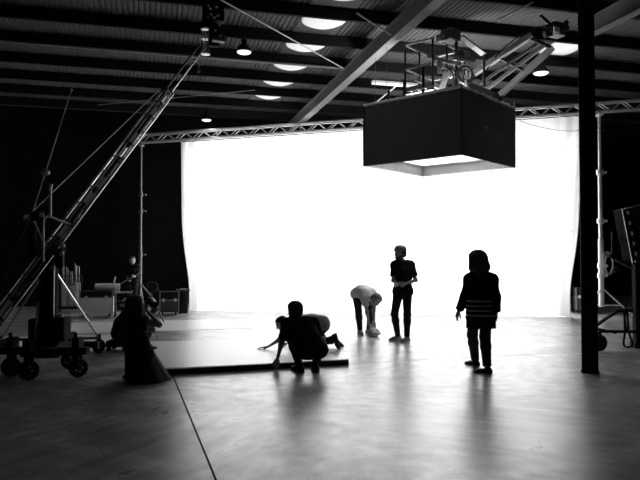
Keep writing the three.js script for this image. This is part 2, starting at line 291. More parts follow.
// ---------------------------------------------------------------- overhead soft box
const SBN = V(2.535, 3.352, -11.4), sa = V(-0.75, 0, -0.661).normalize(), sb = V(0.661, 0, -0.75).normalize(), SBS = 2.2, SBH = 1.215;
const onS = (a, b, y) => SBN.clone().addScaledVector(sa, a * SBS).addScaledVector(sb, b * SBS).setY(SBN.y + y);
{
  const t = thing('overhead_soft_box', 'big square overhead soft box with black fabric skirts and glowing underside', 'soft box');
  const panel = (p, q, y0, y1, m, name, sag) => {
    const g = new THREE.PlaneGeometry(1, 1, 24, 14), P = g.attributes.position, n = q.clone().sub(p).cross(UPV).normalize(), d = [];
    for (const side of [0, 1]) { const h = g.clone(), H = h.attributes.position; for (let i = 0; i < P.count; i++) { const x = P.getX(i) + 0.5, y = P.getY(i) + 0.5; const w = sag * (fbm(x * 3 + p.x, y * 2.5 + y0, p.z + x * y * 3, 3) * 0.09 * Math.sin(Math.PI * x) + 0.006) + side * 0.006; const o = p.clone().lerp(q, x); H.setXYZ(i, o.x + n.x * w, y0 + (y1 - y0) * y, o.z + n.z * w); } h.computeVertexNormals(); d.push(h); }
    return obj(name, d, m, t);
  };
  const y0 = SBN.y, ym = y0 + SBH * 0.5, y1 = y0 + SBH;
  const N = onS(0, 0, 0), L = onS(1, 0, 0), R = onS(0, 1, 0), FR = onS(1, 1, 0);
  panel(N, L, y0, y1, M.skirtCloth, 'skirt', 0.3);
  const mid = N.clone().lerp(R, 0.42);
  panel(N, R, ym - 0.03, y1, M.skirtCloth, 'upper_skirt', 1);
  panel(N, mid, y0, ym, M.skirtCloth, 'lower_skirt', 1); panel(mid, R, y0, ym, M.skirtCloth, 'lower_skirt', 1);
  panel(R, FR, y0, y1, M.skirtCloth, 'skirt', 1); panel(FR, L, y0, y1, M.skirtCloth, 'skirt', 1);
  obj('clip', [ball(mid.clone().setY(ym + 0.02), 0.03), tube(mid.clone().setY(ym), mid.clone().setY(y0), 0.008)], M.pale, t);
  const ring = [N, L, FR, R];
  for (let i = 0; i < 4; i++) { const a = ring[i].clone(), b = ring[(i + 1) % 4].clone(); obj('top_pipe', tube(a.clone().setY(y1 + 0.01), b.clone().setY(y1 + 0.01), 0.028), M.alu, t); obj('bottom_batten', tube(a.clone().setY(y0), b.clone().setY(y0), 0.012), M.mid, t); obj('corner_post', tube(a.clone().setY(y0), a.clone().setY(y1 + (i === 3 ? 0.14 : 0.03)), 0.02), M.darkMetal, t); }
  for (let i = 1; i < 9; i++) for (const [p, q] of [[FR, L], [R, FR]]) { const c = p.clone().lerp(q, i / 9); obj('skirt_tie', tube(c.clone().setY(y0 - 0.02), c.clone().setY(y0 + 0.06), 0.005, 0.005, 5), M.mid, t); }
  for (let i = 1; i < 8; i++) for (const [p, q] of [[N, L], [N, R]]) { const c = p.clone().lerp(q, i / 8); obj('pipe_tie', new THREE.TorusGeometry(0.036, 0.007, 6, 10).rotateY(Math.atan2(q.x - p.x, q.z - p.z)).translate(c.x, y1 + 0.01, c.z), M.white, t); }
  for (const q of [onS(0.74, 0, 0), onS(1, 0.18, 0)]) obj('suspension_wire', tube(q.clone().setY(y1), q.clone().setY(5.648), 0.005, 0.005, 5), M.darkMetal, t);
  const c = onS(0.5, 0.5, 0.24), ry = Math.atan2(sb.x, sb.z);
  obj('diffuser', box(SBS - 0.1, 0.01, SBS - 0.1, c.x, c.y, c.z, ry), M.diffuser, t);
  // four lamp heads inside; the top of the box is open and some of their light spills to the roof
  for (const [a, b] of [[0.3, 0.3], [0.3, 0.7], [0.7, 0.3], [0.7, 0.7]]) { const q = onS(a, b, 0.75), h = obj('lamp_head', tube(q.clone().add(V(0, -0.1, 0)), q.clone().add(V(0, 0.1, 0)), 0.12, 0.07, 16), M.black, t); const lens = new THREE.CylinderGeometry(0.11, 0.11, 0.01, 16); lens.translate(q.x, q.y - 0.106, q.z); obj('lamp_lens', lens, M.diffuser, h); obj('lamp_bar', tube(onS(a, 0, 0.9), onS(a, 1, 0.9), 0.018), M.darkMetal, h); }
  const spill = new THREE.PointLight(0xffffff, SPILL); spill.position.copy(onS(0.5, 0.5, 0.55)); spill.shadow.radius = 8; spill.castShadow = true; spill.name = 'lamp_spill'; scene.add(spill);
  const LT = new THREE.RectAreaLight(0xffffff, SOFTBOX, SBS - 0.14, SBS - 0.14); LT.position.copy(c).setY(c.y - 0.02); LT.lookAt(c.clone().setY(0)); LT.name = 'soft_box_light';
  // square the lamp with the frame
  LT.quaternion.setFromRotationMatrix(new THREE.Matrix4().makeBasis(sa.clone(), sb.clone(), sa.clone().cross(sb)));
  if (sa.clone().cross(sb).y < 0) LT.quaternion.setFromRotationMatrix(new THREE.Matrix4().makeBasis(sb.clone(), sa.clone(), sb.clone().cross(sa)));
  scene.add(LT);
}

// work basket standing on the soft box frame, with the boom arm that carries it
{
  const t = thing('boom_lift_basket', 'open pipe-railed work basket on a twin-tube boom arm above the soft box', 'boom lift');
  const y0 = SBN.y + SBH + 0.05, C = (a, b, y) => onS(a, b, 0).setY(y0 + y);
  const a0 = 0.545, a1 = 0.265, b0 = 0.0, b1 = 0.46, RH = 0.97;
  for (let k = 0; k < 4; k++) { const a = a0 + (a1 - a0) * (k + 0.5) / 4; obj('deck_board', bar(C(a, b0, 0.03), C(a, b1, 0.03), 0.13, 0.03, sa), M.pale, t); }
  const post = (a, b, h = RH) => obj('post', tube(C(a, b, 0), C(a, b, h), 0.022), M.darkMetal, t);
  post(a0, b0); post(a1, b0); post(a0, b1); post(a1, b1); post(a0, (b0 + b1) / 2); post(a1, (b0 + b1) / 2);
  const corners = [[a0, b0], [a1, b0], [a1, b1], [a0, b1]];
  for (const h of [RH, 0.5]) for (let i = 0; i < 4; i++) { const p = corners[i], q = corners[(i + 1) % 4]; obj('rail', tube(C(...p, h), C(...q, h), 0.02), i % 2 || h < RH ? M.aluDull : M.steel, t); }
  for (let i = 0; i < 4; i++) { const p = corners[i], q = corners[(i + 1) % 4]; obj('toe_board', bar(C(...p, 0.1), C(...q, 0.1), 0.01, 0.1), M.aluDull, t); }
  // short uprights clamped on the box frame and loose pipes
  for (const [a, h] of [[0.72, 0.16], [0.555, 0.3], [0.36, 0.46]]) obj('clamp_post', tube(C(a, 0.0, -0.02), C(a, 0.0, h), 0.026), M.black, t);
  obj('loose_pipe', tube(C(0.86, 0.01, 0.0), C(0.68, 0.04, 0.24), 0.014), M.alu, t);
  obj('loose_pipe', tube(C(0.52, 0.12, 0.36), C(0.3, 0.2, 0.1), 0.035), M.alu, t);
  obj('loose_pipe', tube(C(0.5, 0.02, 0.12), C(0.3, 0.06, 0.1), 0.03), M.pale, t);
  // control console, hanging notice and gear at the near corner
  const cc = C(0.13, 0.06, 0.98); obj('control_console', box(0.3, 0.22, 0.26, cc.x, cc.y, cc.z, 0.7, 0.03), M.mid, t); obj('control_lever_box', box(0.12, 0.13, 0.14, cc.x - 0.2, cc.y - 0.06, cc.z + 0.05, 0.7, 0.03), M.pale, t);
  obj('console_bracket', tube(C(0.1, 0.1, 0), C(0.1, 0.1, 1.0), 0.03), M.darkMetal, t);
  obj('console_bracket', bar(C(0.06, 0.1, 0.95), C(-0.02, 0.36, 0.72), 0.14, 0.03), M.mid, t);
  obj('console_bracket', bar(C(-0.02, 0.36, 0.72), C(-0.02, 0.36, 0.1), 0.04, 0.04), M.darkMetal, t);
  obj('console_rail', tube(C(a1, b0, RH), C(0.17, 0.06, 1.0), 0.02), M.steel, t);
  const pc = C(0.2, 0.0, 0.42); obj('notice_board', box(0.1, 0.28, 0.012, pc.x, pc.y, pc.z, 0.2), M.white, t);
  for (let k = 0; k < 14; k++) { const p = C(0.02 + rnd() * 0.18, 0.04 + rnd() * 0.2, 0.1 + rnd() * 0.5), q = C(-0.02 + rnd() * 0.22, 0.06 + rnd() * 0.25, 0.1 + rnd() * 0.6), m = p.clone().lerp(q, 0.5).setY(Math.min(p.y, q.y) - 0.1); obj('hose', curve([p, m, q], 0.014, 16), [M.darkMetal, M.alu, M.aluDull][k % 3], t); }
  const rc = C(0.03, 0.12, 0.24); const rg = new THREE.TorusGeometry(0.15, 0.03, 8, 24); rg.rotateY(0.3); rg.translate(rc.x, rc.y, rc.z); obj('rotator_ring', rg, M.aluDull, t);
  const r2 = C(0.05, 0.12, 0.6); obj('valve_block', box(0.26, 0.16, 0.18, r2.x, r2.y, r2.z, 0.9, 0.02), M.aluDull, t); obj('cylinder', tube(r2.clone().add(V(-0.2, -0.06, 0.08)), r2.clone().add(V(0.2, -0.12, 0.1)), 0.05, 0.05, 12), M.pale, t);
  obj('board', bar(C(0.5, 0.02, 0.06), C(0.25, 0.03, 0.06), 0.2, 0.03), M.pale, t); obj('board', bar(C(0.22, 0.05, 0.02), C(0.14, 0.02, 0.3), 0.14, 0.03), M.white, t);
  obj('board', bar(C(0.32, 0.0, 0.66), C(0.06, 0.1, 0.42), 0.05, 0.06), M.pale, t);
  // boom arm of parallel bars up to a knuckle clamped under the purlins
  const K = at(556, 30, 11.9), side = V(1, -0.1, 0.5).normalize();
  const bars = [[464, 80, 532, 35, 0.13, M.white], [477, 86, 541, 41, 0.06, M.mid], [486, 90, 546, 44, 0.07, M.alu], [500, 95, 553, 47, 0.12, M.white]];
  for (const [x0, y0_, x1, y1_, w, m] of bars) obj('boom_bar', bar(at(x0, y0_, 12.5), at(x1, y1_, 11.9), w, w * 0.8), m, t);
  for (const f of [0.5]) obj('boom_clamp', bar(at(466 + 66 * f, 79 - 43 * f, 12.5 - 0.6 * f), at(500 + 53 * f, 96 - 48 * f, 12.5 - 0.6 * f), 0.06, 0.05), M.darkMetal, t);
  obj('boom_foot', bar(at(464, 84, 12.5), at(502, 99, 12.5), 0.1, 0.12), M.darkMetal, t);
  obj('knuckle', [box(0.34, 0.24, 0.26, K.x, K.y, K.z, 0.5, 0.04), tube(K.clone().add(V(-0.24, -0.1, 0.05)), K.clone().add(V(0.2, 0.02, 0.05)), 0.07, 0.07, 12), tube(at(530, 38, 11.9), at(552, 48, 11.9), 0.04, 0.04, 10)], M.darkMetal, t);
  obj('knuckle_plate', box(0.12, 0.1, 0.02, K.x - 0.06, K.y - 0.06, K.z + 0.19, 0.3), M.white, t);
  for (const [dx, dz, r] of [[0.25, -0.1, 0.05], [-0.35, 0.2, 0.035]]) obj('hanger', tube(K.clone(), K.clone().add(V(dx, 0, dz)).setY(5.968), r), M.darkMetal, t);
  obj('boom_cable', curve([K.clone().add(V(0.05, 0.08, 0.1)), at(530, 30, 11.8), at(500, 52, 12.1), at(480, 80, 12.4)], 0.014), M.black, t);
}

// slack line crossing from the soft box to the tower stand
tag(obj('slack_cable', curve([at(520, 121, 13.2), at(540, 127, 14.2), at(570, 131, 15.4), at(601, 128, 16.2)], 0.006, 30), M.black), 'thin slack cable strung from soft box towards the silver stand', 'cable');

// hanging lamps
function highBay(px, py, depth, dia, label, reach) {
  const p = at(px, py, depth), t = thing('high_bay_lamp', label, 'lamp', p, 0, 'high bay lamps under the roof'), r = dia / 2;
  const prof = [[r, 0], [r * 0.98, 0.03], [r * 0.75, 0.12], [r * 0.35, 0.17], [0.06, 0.19], [0.06, 0.3], [0, 0.3]].map(a => new THREE.Vector2(...a));
  obj('shade', new THREE.LatheGeometry(prof, 24), M.black, t);
  const lens = new THREE.SphereGeometry(r * 0.97, 24, 8, 0, Math.PI * 2, Math.PI / 2, Math.PI / 2); lens.scale(1, 0.28, 1);
  obj('lamp_lens', lens, M.lampGlow, t);
  obj('hanger_rod', tube(V(0, 0.3, 0), V(0, Math.max(0.32, reach - p.y), 0), 0.01), M.darkMetal, t);
  const L = new THREE.PointLight(0xffffff, 0.35); L.position.set(0, -r * 0.28 - 0.06, 0); L.castShadow = true; t.add(L); L.name = 'lamp_light';
}
highBay(244, 52, 13.1, 0.3, 'small lit high bay lamp hanging beside the camera crane head', 5.97);
highBay(206.5, 120, 18.4, 0.28, 'small lit high bay lamp hanging over the truss end by the crane arm', 5.97);
highBay(541, 73, 14.3, 0.34, 'lit high bay lamp hanging below the boom knuckle', 5.97);
{
  const p = at(372, 83.5, 15.6), q = p.clone().addScaledVector(B(1, 0, 0), 1.2), t = thing('batten_light', 'short white fluorescent batten fixed under a purlin behind the basket', 'light');
  obj('housing', bar(p.clone().add(V(0, 0.05, 0)), q.clone().add(V(0, 0.05, 0)), 0.12, 0.05), M.white, t);
  obj('light_tube', tube(p, q, 0.025, 0.025, 10), M.tubeGlow, t);
  obj('bracket', [tube(p.clone().lerp(q, 0.2), p.clone().lerp(q, 0.2).setY(5.98), 0.01), tube(p.clone().lerp(q, 0.8), p.clone().lerp(q, 0.8).setY(5.98), 0.01)], M.darkMetal, t);
  const L = new THREE.PointLight(0xffffff, 0.3); L.position.copy(p).lerp(q, 0.5).add(V(0, -0.08, 0)); L.castShadow = true; t.add(L);
}

// ---------------------------------------------------------------- camera crane
{
  const base = ground(45, 377), t = thing('camera_crane', 'tall camera crane on a wheeled dolly with its long lattice arm raised', 'crane');
  const bx = base.x, bz = base.z, W = (x, y, z) => V(bx + x, y, bz + z);
  // dolly chassis
  obj('chassis', [bar(W(-0.56, 0.34, 0.05), W(0.56, 0.34, 0.05), 0.12, 0.09), bar(W(-0.5, 0.34, -0.5), W(0.5, 0.34, -0.5), 0.1, 0.08), bar(W(-0.12, 0.34, -0.55), W(-0.12, 0.34, 0.25), 0.16, 0.1), bar(W(0.12, 0.34, -0.55), W(0.12, 0.34, 0.25), 0.16, 0.1)], M.black, t);
  obj('drive_box', [box(0.36, 0.44, 0.36, bx, 0.46, bz - 0.12, 0, 0.03), box(0.1, 0.3, 0.24, bx + 0.19, 0.6, bz - 0.1, 0, 0.02), box(0.12, 0.26, 0.24, bx - 0.16, 0.6, bz - 0.1, 0, 0.02)], M.black, t);
  const wheel = (x, z, r, ry) => {
    const w = new THREE.TorusGeometry(r * 0.74, r * 0.26, 10, 24); w.rotateY(ry); w.translate(bx + x, r, bz + z);
    const m = obj('wheel', w, M.rubber, t);
    const h = new THREE.CylinderGeometry(r * 0.55, r * 0.55, 0.05, 16); h.rotateX(Math.PI / 2); h.rotateY(ry); h.translate(bx + x, r, bz + z); obj('hub', h, M.darkMetal, m);
    const bolts = []; for (let k = 0; k < 5; k++) { const a = k * 1.2566; const c = new THREE.CylinderGeometry(0.012, 0.012, 0.07, 6); c.rotateX(Math.PI / 2); c.translate(Math.cos(a) * r * 0.36, Math.sin(a) * r * 0.36, 0); c.rotateY(ry); c.translate(bx + x, r, bz + z); bolts.push(c); } obj('hub_bolts', bolts, M.alu, m);
    obj('wheel_fork', [bar(W(x, r, z + 0.07), W(x * 0.97, 0.36, z + 0.07), 0.03, 0.05), bar(W(x, r, z - 0.07), W(x * 0.97, 0.36, z - 0.07), 0.03, 0.05), box(0.09, 0.16, 0.17, bx + x * 0.97, 0.42, bz + z)], M.black, t);
  };
  wheel(0.43, 0.02, 0.12, 0.5); wheel(-0.1, 0.24, 0.125, 0.3); wheel(-0.43, 0.0, 0.125, 0.2); wheel(0.1, -0.55, 0.12, 0.2);
  for (const x of [-0.42, 0.4]) obj('levelling_screw', tube(W(x, 0.36, 0.05), W(x, 0.56, 0.05), 0.022), M.black, t);
  // outrigger triangle behind the dolly
  const O1 = at(99, 338, 10.1), O2 = at(1, 340, 10.1), TOP = at(53, 268, 8.6), TOP2 = at(39, 279, 8.6);
  obj('outrigger_strut', tube(TOP, O1, 0.017), M.polished, t); obj('outrigger_strut', tube(TOP2, O2, 0.017), M.aluDull, t); obj('outrigger_bar', tube(O2, O1, 0.022), M.darkMetal, t);
  for (const o of [O1, O2]) { const g = new THREE.TorusGeometry(0.07, 0.045, 8, 18); g.rotateY(0.9); const r = 0.115; g.translate(o.x, r, o.z); const c = obj('caster', g, M.rubber, t); obj('caster_fork', tube(V(o.x, r, o.z), o.clone().add(V(0, 0.06, 0)), 0.03), M.black, c); }
  // mast
  obj('mast', [tube(W(0, 0.4, -0.1), W(0, 1.45, -0.1), 0.115, 0.1, 16), tube(W(0.02, 0.72, -0.1), W(0.02, 0.78, -0.1), 0.14, 0.14, 16)], M.black, t);
  obj('mast_rail', [bar(W(0.1, 0.7, 0.02), W(0.1, 1.45, 0.02), 0.025, 0.03), bar(W(-0.07, 0.55, 0.02), W(-0.07, 1.3, 0.02), 0.025, 0.03)], M.darkMetal, t);
  obj('lift_rod', tube(W(-0.06, 0.32, 0.18), W(-0.06, 0.95, 0.1), 0.012), M.aluDull, t);
  obj('mast_head', [box(0.26, 0.26, 0.22, bx + 0.04, 1.5, bz - 0.1, 0.3, 0.02), tube(W(-0.08, 1.62, -0.1), W(0.22, 1.62, -0.02), 0.05, 0.05, 12)], M.black, t);
  for (const q of [W(0.2, 1.66, 0), W(0.19, 1.56, 0), W(0.1, 1.38, 0.05)]) obj('gauge', ball(q, 0.035), M.aluDull, t);
  // arm: four rails, lattice, thinner inner section
  const A = at(47, 252, 8.0), T = at(203, 46, 10.4), dir = T.clone().sub(A).normalize(), tail = A.clone().addScaledVector(dir, -1.6);
  const side = V(0.8, 0, 0.6); side.addScaledVector(dir, -side.dot(dir)).normalize(); const nor = dir.clone().cross(side).normalize(); if (nor.y < 0) nor.negate();
  const LEN = T.clone().sub(tail).length(), p = (s, x, y) => tail.clone().addScaledVector(dir, s).addScaledVector(side, x).addScaledVector(nor, y);
  const S1 = LEN * 0.80;
  for (const [x, y, m, r] of [[-0.055, 0.06, M.polished, 0.022], [0.055, 0.06, M.darkMetal, 0.014], [0.055, -0.06, M.polished, 0.014], [-0.055, -0.06, M.darkMetal, 0.014]]) obj('arm_rail', tube(p(0, x, y), p(S1, x, y), r), m, t);
  for (const [x, y, m] of [[-0.045, 0.04, M.darkMetal], [0.045, -0.02, M.polished]]) obj('inner_rail', tube(p(S1 * 0.7, x, y), p(LEN, x, y), 0.017), m, t);
  for (let k = 0; k <= 16; k++) { const s = S1 * k / 16; obj('arm_rung', [bar(p(s - 0.03, -0.066, 0.06), p(s + 0.03, -0.066, 0.06), 0.03, 0.045), tube(p(s, -0.055, 0.06), p(s, 0.055, 0.06), 0.011), tube(p(s, -0.055, -0.06), p(s, 0.055, -0.06), 0.011), tube(p(s, 0.055, -0.06), p(s, 0.055, 0.06), 0.011), tube(p(s, -0.055, -0.06), p(s, -0.055, 0.06), 0.011)], M.black, t); if (k < 16 && k % 3 !== 1) obj('arm_plate', bar(p(s + 0.06, 0.0, 0.01), p(s + S1 / 16 - 0.06, 0.0, 0.01), 0.02, 0.06, side), k % 2 ? M.polished : M.aluDull, t); }
  obj('pivot_yoke', [bar(W(0.02, 1.5, -0.1), A.clone(), 0.14, 0.1), tube(A.clone().addScaledVector(side, -0.2), A.clone().addScaledVector(side, 0.2), 0.05, 0.05, 12)], M.black, t);
  obj('operator_handle', [tube(at(43.5, 262, 7.7), at(43.5, 219, 7.7), 0.011), tube(at(43.5, 219, 7.7), at(48, 216, 7.75), 0.013), tube(at(48, 216, 7.75), at(70, 224, 8.0), 0.014)], M.steel, t);
  obj('king_post', [tube(at(50.5, 218, 7.9), at(50.5, 190, 7.9), 0.015), tube(at(50.5, 190, 7.9), at(51.5, 184, 7.9), 0.02)], M.alu, t);
  obj('monitor_box', [box(0.14, 0.1, 0.1, at(38, 217, 7.8).x, at(38, 217, 7.8).y, -7.8, 0.4, 0.01), box(0.06, 0.42, 0.06, at(33, 235, 7.9).x, at(33, 238, 7.9).y, -7.9)], M.black, t);
  for (const [x, y] of [[26, 217], [41.5, 215]]) { const q = at(x, y, 7.72); obj('small_screen', box(0.055, 0.055, 0.02, q.x, q.y, q.z, 0.3, 0.008), M.white, t); }
  obj('monitor_arm', [tube(at(26, 218, 7.75), at(43.5, 219, 7.7), 0.012), tube(at(26, 226, 7.75), at(33, 221, 7.8), 0.014), tube(at(33, 221, 7.8), A.clone(), 0.018)], M.darkMetal, t);
  const aTop = at(71.5, 90, 8.6), aLow = at(33, 211, 7.9);
  obj('antenna_pole', [tube(aLow, aTop, 0.009, 0.006), ball(aTop, 0.02), ball(aLow.clone().lerp(aTop, 0.3), 0.06, 1, 0.7, 1)], M.aluDull, t);
  obj('stay_cable', tube(aLow, p(S1 * 0.98, -0.05, 0.11), 0.006, 0.006, 6), M.alu, t); obj('stay_cable', tube(at(33, 211, 7.9), at(2, 283, 7.5), 0.006, 0.006, 6), M.darkMetal, t);
  obj('loose_cable', curve([p(LEN * 0.93, 0.03, 0), p(LEN * 0.93, 0.1, -0.08), at(198, 73, 10.2), at(200, 71, 10.2)], 0.006), M.alu, t);
  // counterweights at the tail
  for (let k = 0; k < 3; k++) { const c = p(0.05 + k * 0.1, 0, 0); obj('counterweight', bar(p(k * 0.1, 0, -0.02), p(0.08 + k * 0.1, 0, -0.02), 0.2, 0.16, side), M.black, t); }
  // remote head hanging at the tip
  const H = T.clone(); const Hx = (px, py, d = 10.4) => at(px, py, d);
  obj('head_post', [tube(Hx(205.5, -8), Hx(205.5, 28), 0.055, 0.055, 12)], M.black, t);
  for (const x of [202.5, 205.5, 208.5]) obj('shock_spring', tube(Hx(x, 30), Hx(x, 54, 10.4), 0.011), M.alu, t);
  for (const y of [29, 39, 54]) { const g = new THREE.CylinderGeometry(0.075, 0.075, 0.02, 18); const c = Hx(205.5, y); g.translate(c.x, c.y, c.z); obj('mount_ring', g, M.steel, t); }
  obj('head_yoke', [box(0.16, 0.36, 0.14, Hx(214, 34).x, Hx(214, 36).y, -10.4, 0.2, 0.02), bar(Hx(206, 28), Hx(218, 22), 0.08, 0.06), bar(Hx(208, 5), Hx(222, 12), 0.05, 0.05)], M.black, t);
}
{
  const c = at(216, 16, 10.35), t = thing('film_camera', 'dark film camera with bright fittings mounted on the crane head', 'camera', c);
  obj('camera_body', box(0.2, 0.24, 0.3, 0, 0, 0, 0.4, 0.02), M.black, t);
  obj('lens_barrel', tube(V(0.05, -0.3, 0.05), V(0.08, -0.42, 0.15), 0.06, 0.07, 16), M.black, t);
  obj('matte_box', box(0.2, 0.08, 0.12, 0.06, -0.42, 0.1, 0.4, 0.01), M.darkMetal, t);
  for (const [x, y, s] of [[-0.09, 0.1, 0.03], [-0.06, 0.05, 0.035], [0.04, 0.08, 0.04], [-0.05, -0.04, 0.035], [0.0, -0.09, 0.04], [0.06, -0.06, 0.045], [-0.1, -0.08, 0.025], [0.02, -0.3, 0.04], [0.1, -0.38, 0.05]]) obj('fitting', box(s, s * 0.8, 0.03, x, y, 0.17, 0.4, 0.006), M.white, t);
  obj('cable_loop', curve([V(-0.1, 0.1, 0.1), V(-0.16, 0, 0.15), V(-0.1, -0.12, 0.12), V(0.02, -0.2, 0.1)], 0.01), M.black, t);
}

// ---------------------------------------------------------------- things on the floor
function sheet(name, label, pxs) {
  const s = new THREE.Shape(), pts = pxs.map(p => ground(...p)), c = pts.reduce((a, p) => a.add(p), V(0, 0, 0)).multiplyScalar(1 / pts.length);
  pts.forEach((p, i) => s[i ? 'lineTo' : 'moveTo'](p.x - c.x, -(p.z - c.z)));
  const g = new THREE.ExtrudeGeometry(s, { depth: 0.004, bevelEnabled: false }); g.rotateX(-Math.PI / 2);
  const m = obj(name, g, M.vinyl); m.position.copy(c).setY(0.0005); return tag(m, label, 'floor sheet');
}
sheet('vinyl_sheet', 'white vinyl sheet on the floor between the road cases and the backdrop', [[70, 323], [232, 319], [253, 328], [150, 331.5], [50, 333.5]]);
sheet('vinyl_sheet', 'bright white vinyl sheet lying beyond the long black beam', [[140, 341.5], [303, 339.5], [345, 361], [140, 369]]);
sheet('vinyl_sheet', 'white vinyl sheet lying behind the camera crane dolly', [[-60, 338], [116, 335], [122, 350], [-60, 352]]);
{
  const a = ground(150, 375.5), b = ground(347, 364.5);
  const t = thing('floor_beam', 'long black square beam lying on the floor under the crouching man\'s hand', 'beam');
  obj('beam_body', bar(a.clone().setY(0.036), b.clone().setY(0.036), 0.07, 0.072), M.beam, t);
  const d = b.clone().sub(a).normalize(); obj('end_cap', bar(b.clone().setY(0.0365), b.clone().addScaledVector(d, 0.012).setY(0.0365), 0.073, 0.073), M.rubber, t);
}
{
  const p = ground(374, 336.5), g = new THREE.IcosahedronGeometry(0.12, 4), P = g.attributes.position;
  for (let i = 0; i < P.count; i++) { const v = V(P.getX(i), P.getY(i), P.getZ(i)); const k = 1 + 0.5 * fbm(v.x * 9, v.y * 9, v.z * 9 + 2, 3); v.multiplyScalar(k); v.x *= 1.05; v.y = Math.max(-0.07, v.y * 0.75); P.setXYZ(i, v.x, v.y + 0.07, v.z); }
  const gg = mergeVertices(g); gg.deleteAttribute('normal'); gg.deleteAttribute('uv'); const q = mergeVertices(gg); q.computeVertexNormals();
  const t = thing('cloth_bundle', 'small crumpled pale bag on the floor beside the bending person\'s hand', 'bag', p);
  obj('bundle', q, M.pale, t); obj('knot', [ball(V(-0.03, 0.15, 0.02), 0.035, 1.3, 0.8, 1)], M.white, t);
}

// road cases, carts and gear by the rear wall
function roadCase(px, py, w, h, d, lidShare, label, mats, turn = YAW) {
  const p = ground(px, py), t = thing('road_case', label, 'case', p, turn), c0 = 0.09, bh = (h - c0) * (1 - lidShare), lh = (h - c0) * lidShare;
  obj('case_body', box(w, bh, d, 0, c0 + bh / 2, 0, 0, 0.012), mats[0], t);
  obj('case_lid', box(w, lh - 0.01, d, 0, c0 + bh + lh / 2 + 0.005, 0, 0, 0.012), mats[1], t);
  for (const x of [-1, 1]) { obj('latch', box(0.07, 0.08, 0.02, x * w * 0.3, c0 + bh, d / 2 + 0.008), M.alu, t); for (const z of [-1, 1]) { const g = new THREE.CylinderGeometry(0.045, 0.045, 0.03, 12); g.rotateZ(Math.PI / 2); g.translate(x * (w / 2 - 0.08), 0.045, z * (d / 2 - 0.08)); obj('caster', [g, box(0.04, 0.05, 0.05, x * (w / 2 - 0.08), 0.07, z * (d / 2 - 0.08))], M.rubber, t); } }
  obj('edge_trim', [box(w + 0.01, 0.025, 0.012, 0, c0 + bh, d / 2), box(0.025, h - c0, 0.012, -w / 2 + 0.012, c0 + (h - c0) / 2, d / 2), box(0.025, h - c0, 0.012, w / 2 - 0.012, c0 + (h - c0) / 2, d / 2)], M.aluDull, t);
  return t;
}
roadCase(97, 316.5, 0.8, 0.66, 0.6, 0.28, 'pale road case with dark lid under the pale paper roll', [M.white, M.black]);
roadCase(169, 315, 0.5, 0.62, 0.5, 0.4, 'dark road case with bright latch beside the black bin', [M.darkMetal, M.black]);
roadCase(584, 313, 0.5, 0.7, 0.5, 0.4, 'black road case tucked behind the backdrop edge by the column', [M.darkMetal, M.black], -0.2);
{
  const p = ground(98, 316.5), q = p.clone().add(V(0.1, 0.80, -0.1)), t = thing('paper_roll', 'pale roll of paper lying on the pale road case', 'roll');
  const d = B(1, 0, 0); const a = q.clone().addScaledVector(d, -0.2), b = q.clone().addScaledVector(d, 0.4);
  obj('roll', tube(a.clone().setY(0.752), b.clone().setY(0.752), 0.09, 0.09, 18), M.white, t); obj('core', tube(a.clone().setY(0.752).addScaledVector(d, -0.02), b.clone().setY(0.752).addScaledVector(d, 0.02), 0.04, 0.04, 12), M.mid, t);
}
{
  const p = ground(123, 316.5), t = thing('equipment_cart', 'low two-shelf equipment cart next to the pale road case', 'cart', p, YAW);
  for (const y of [0.16, 0.62]) obj('shelf', box(0.42, 0.03, 0.42, 0, y, 0), M.aluDull, t);
  for (const x of [-0.19, 0.19]) for (const z of [-0.19, 0.19]) { obj('post', tube(V(x, 0.08, z), V(x, 0.66, z), 0.014), M.darkMetal, t); obj('caster', ball(V(x, 0.045, z), 0.045, 0.5, 1, 1), M.rubber, t); }
  obj('push_handle', curve([V(-0.19, 0.62, 0.19), V(-0.22, 0.9, 0.2), V(-0.2, 1.0, 0.1), V(-0.2, 1.0, -0.1), V(-0.22, 0.9, -0.2), V(-0.19, 0.62, -0.19)], 0.014, 40), M.aluDull, t);
  const gb = thing('gear_box', 'small dark gear box on the lower shelf of the equipment cart', 'box', p, YAW); obj('box_body', box(0.3, 0.22, 0.3, 0, 0.287, 0, 0, 0.015), M.black, gb); obj('box_label', box(0.14, 0.06, 0.004, 0, 0.3, 0.152), M.mid, gb);
}
{
  const p = ground(183, 313), t = thing('waste_bin', 'black bin with slightly open lid next to the backdrop edge', 'bin', p, YAW);
  const g = new THREE.CylinderGeometry(0.21, 0.17, 0.6, 4, 1); g.rotateY(Math.PI / 4); g.translate(0, 0.3, 0); obj('bin_body', g, M.black, t);
  obj('bin_lid', box(0.36, 0.04, 0.36, 0, 0.625, 0, 0, 0.012), M.darkMetal, t); obj('lid_handle', tube(V(-0.08, 0.66, 0.1), V(0.08, 0.66, 0.1), 0.014), M.pale, t);
}
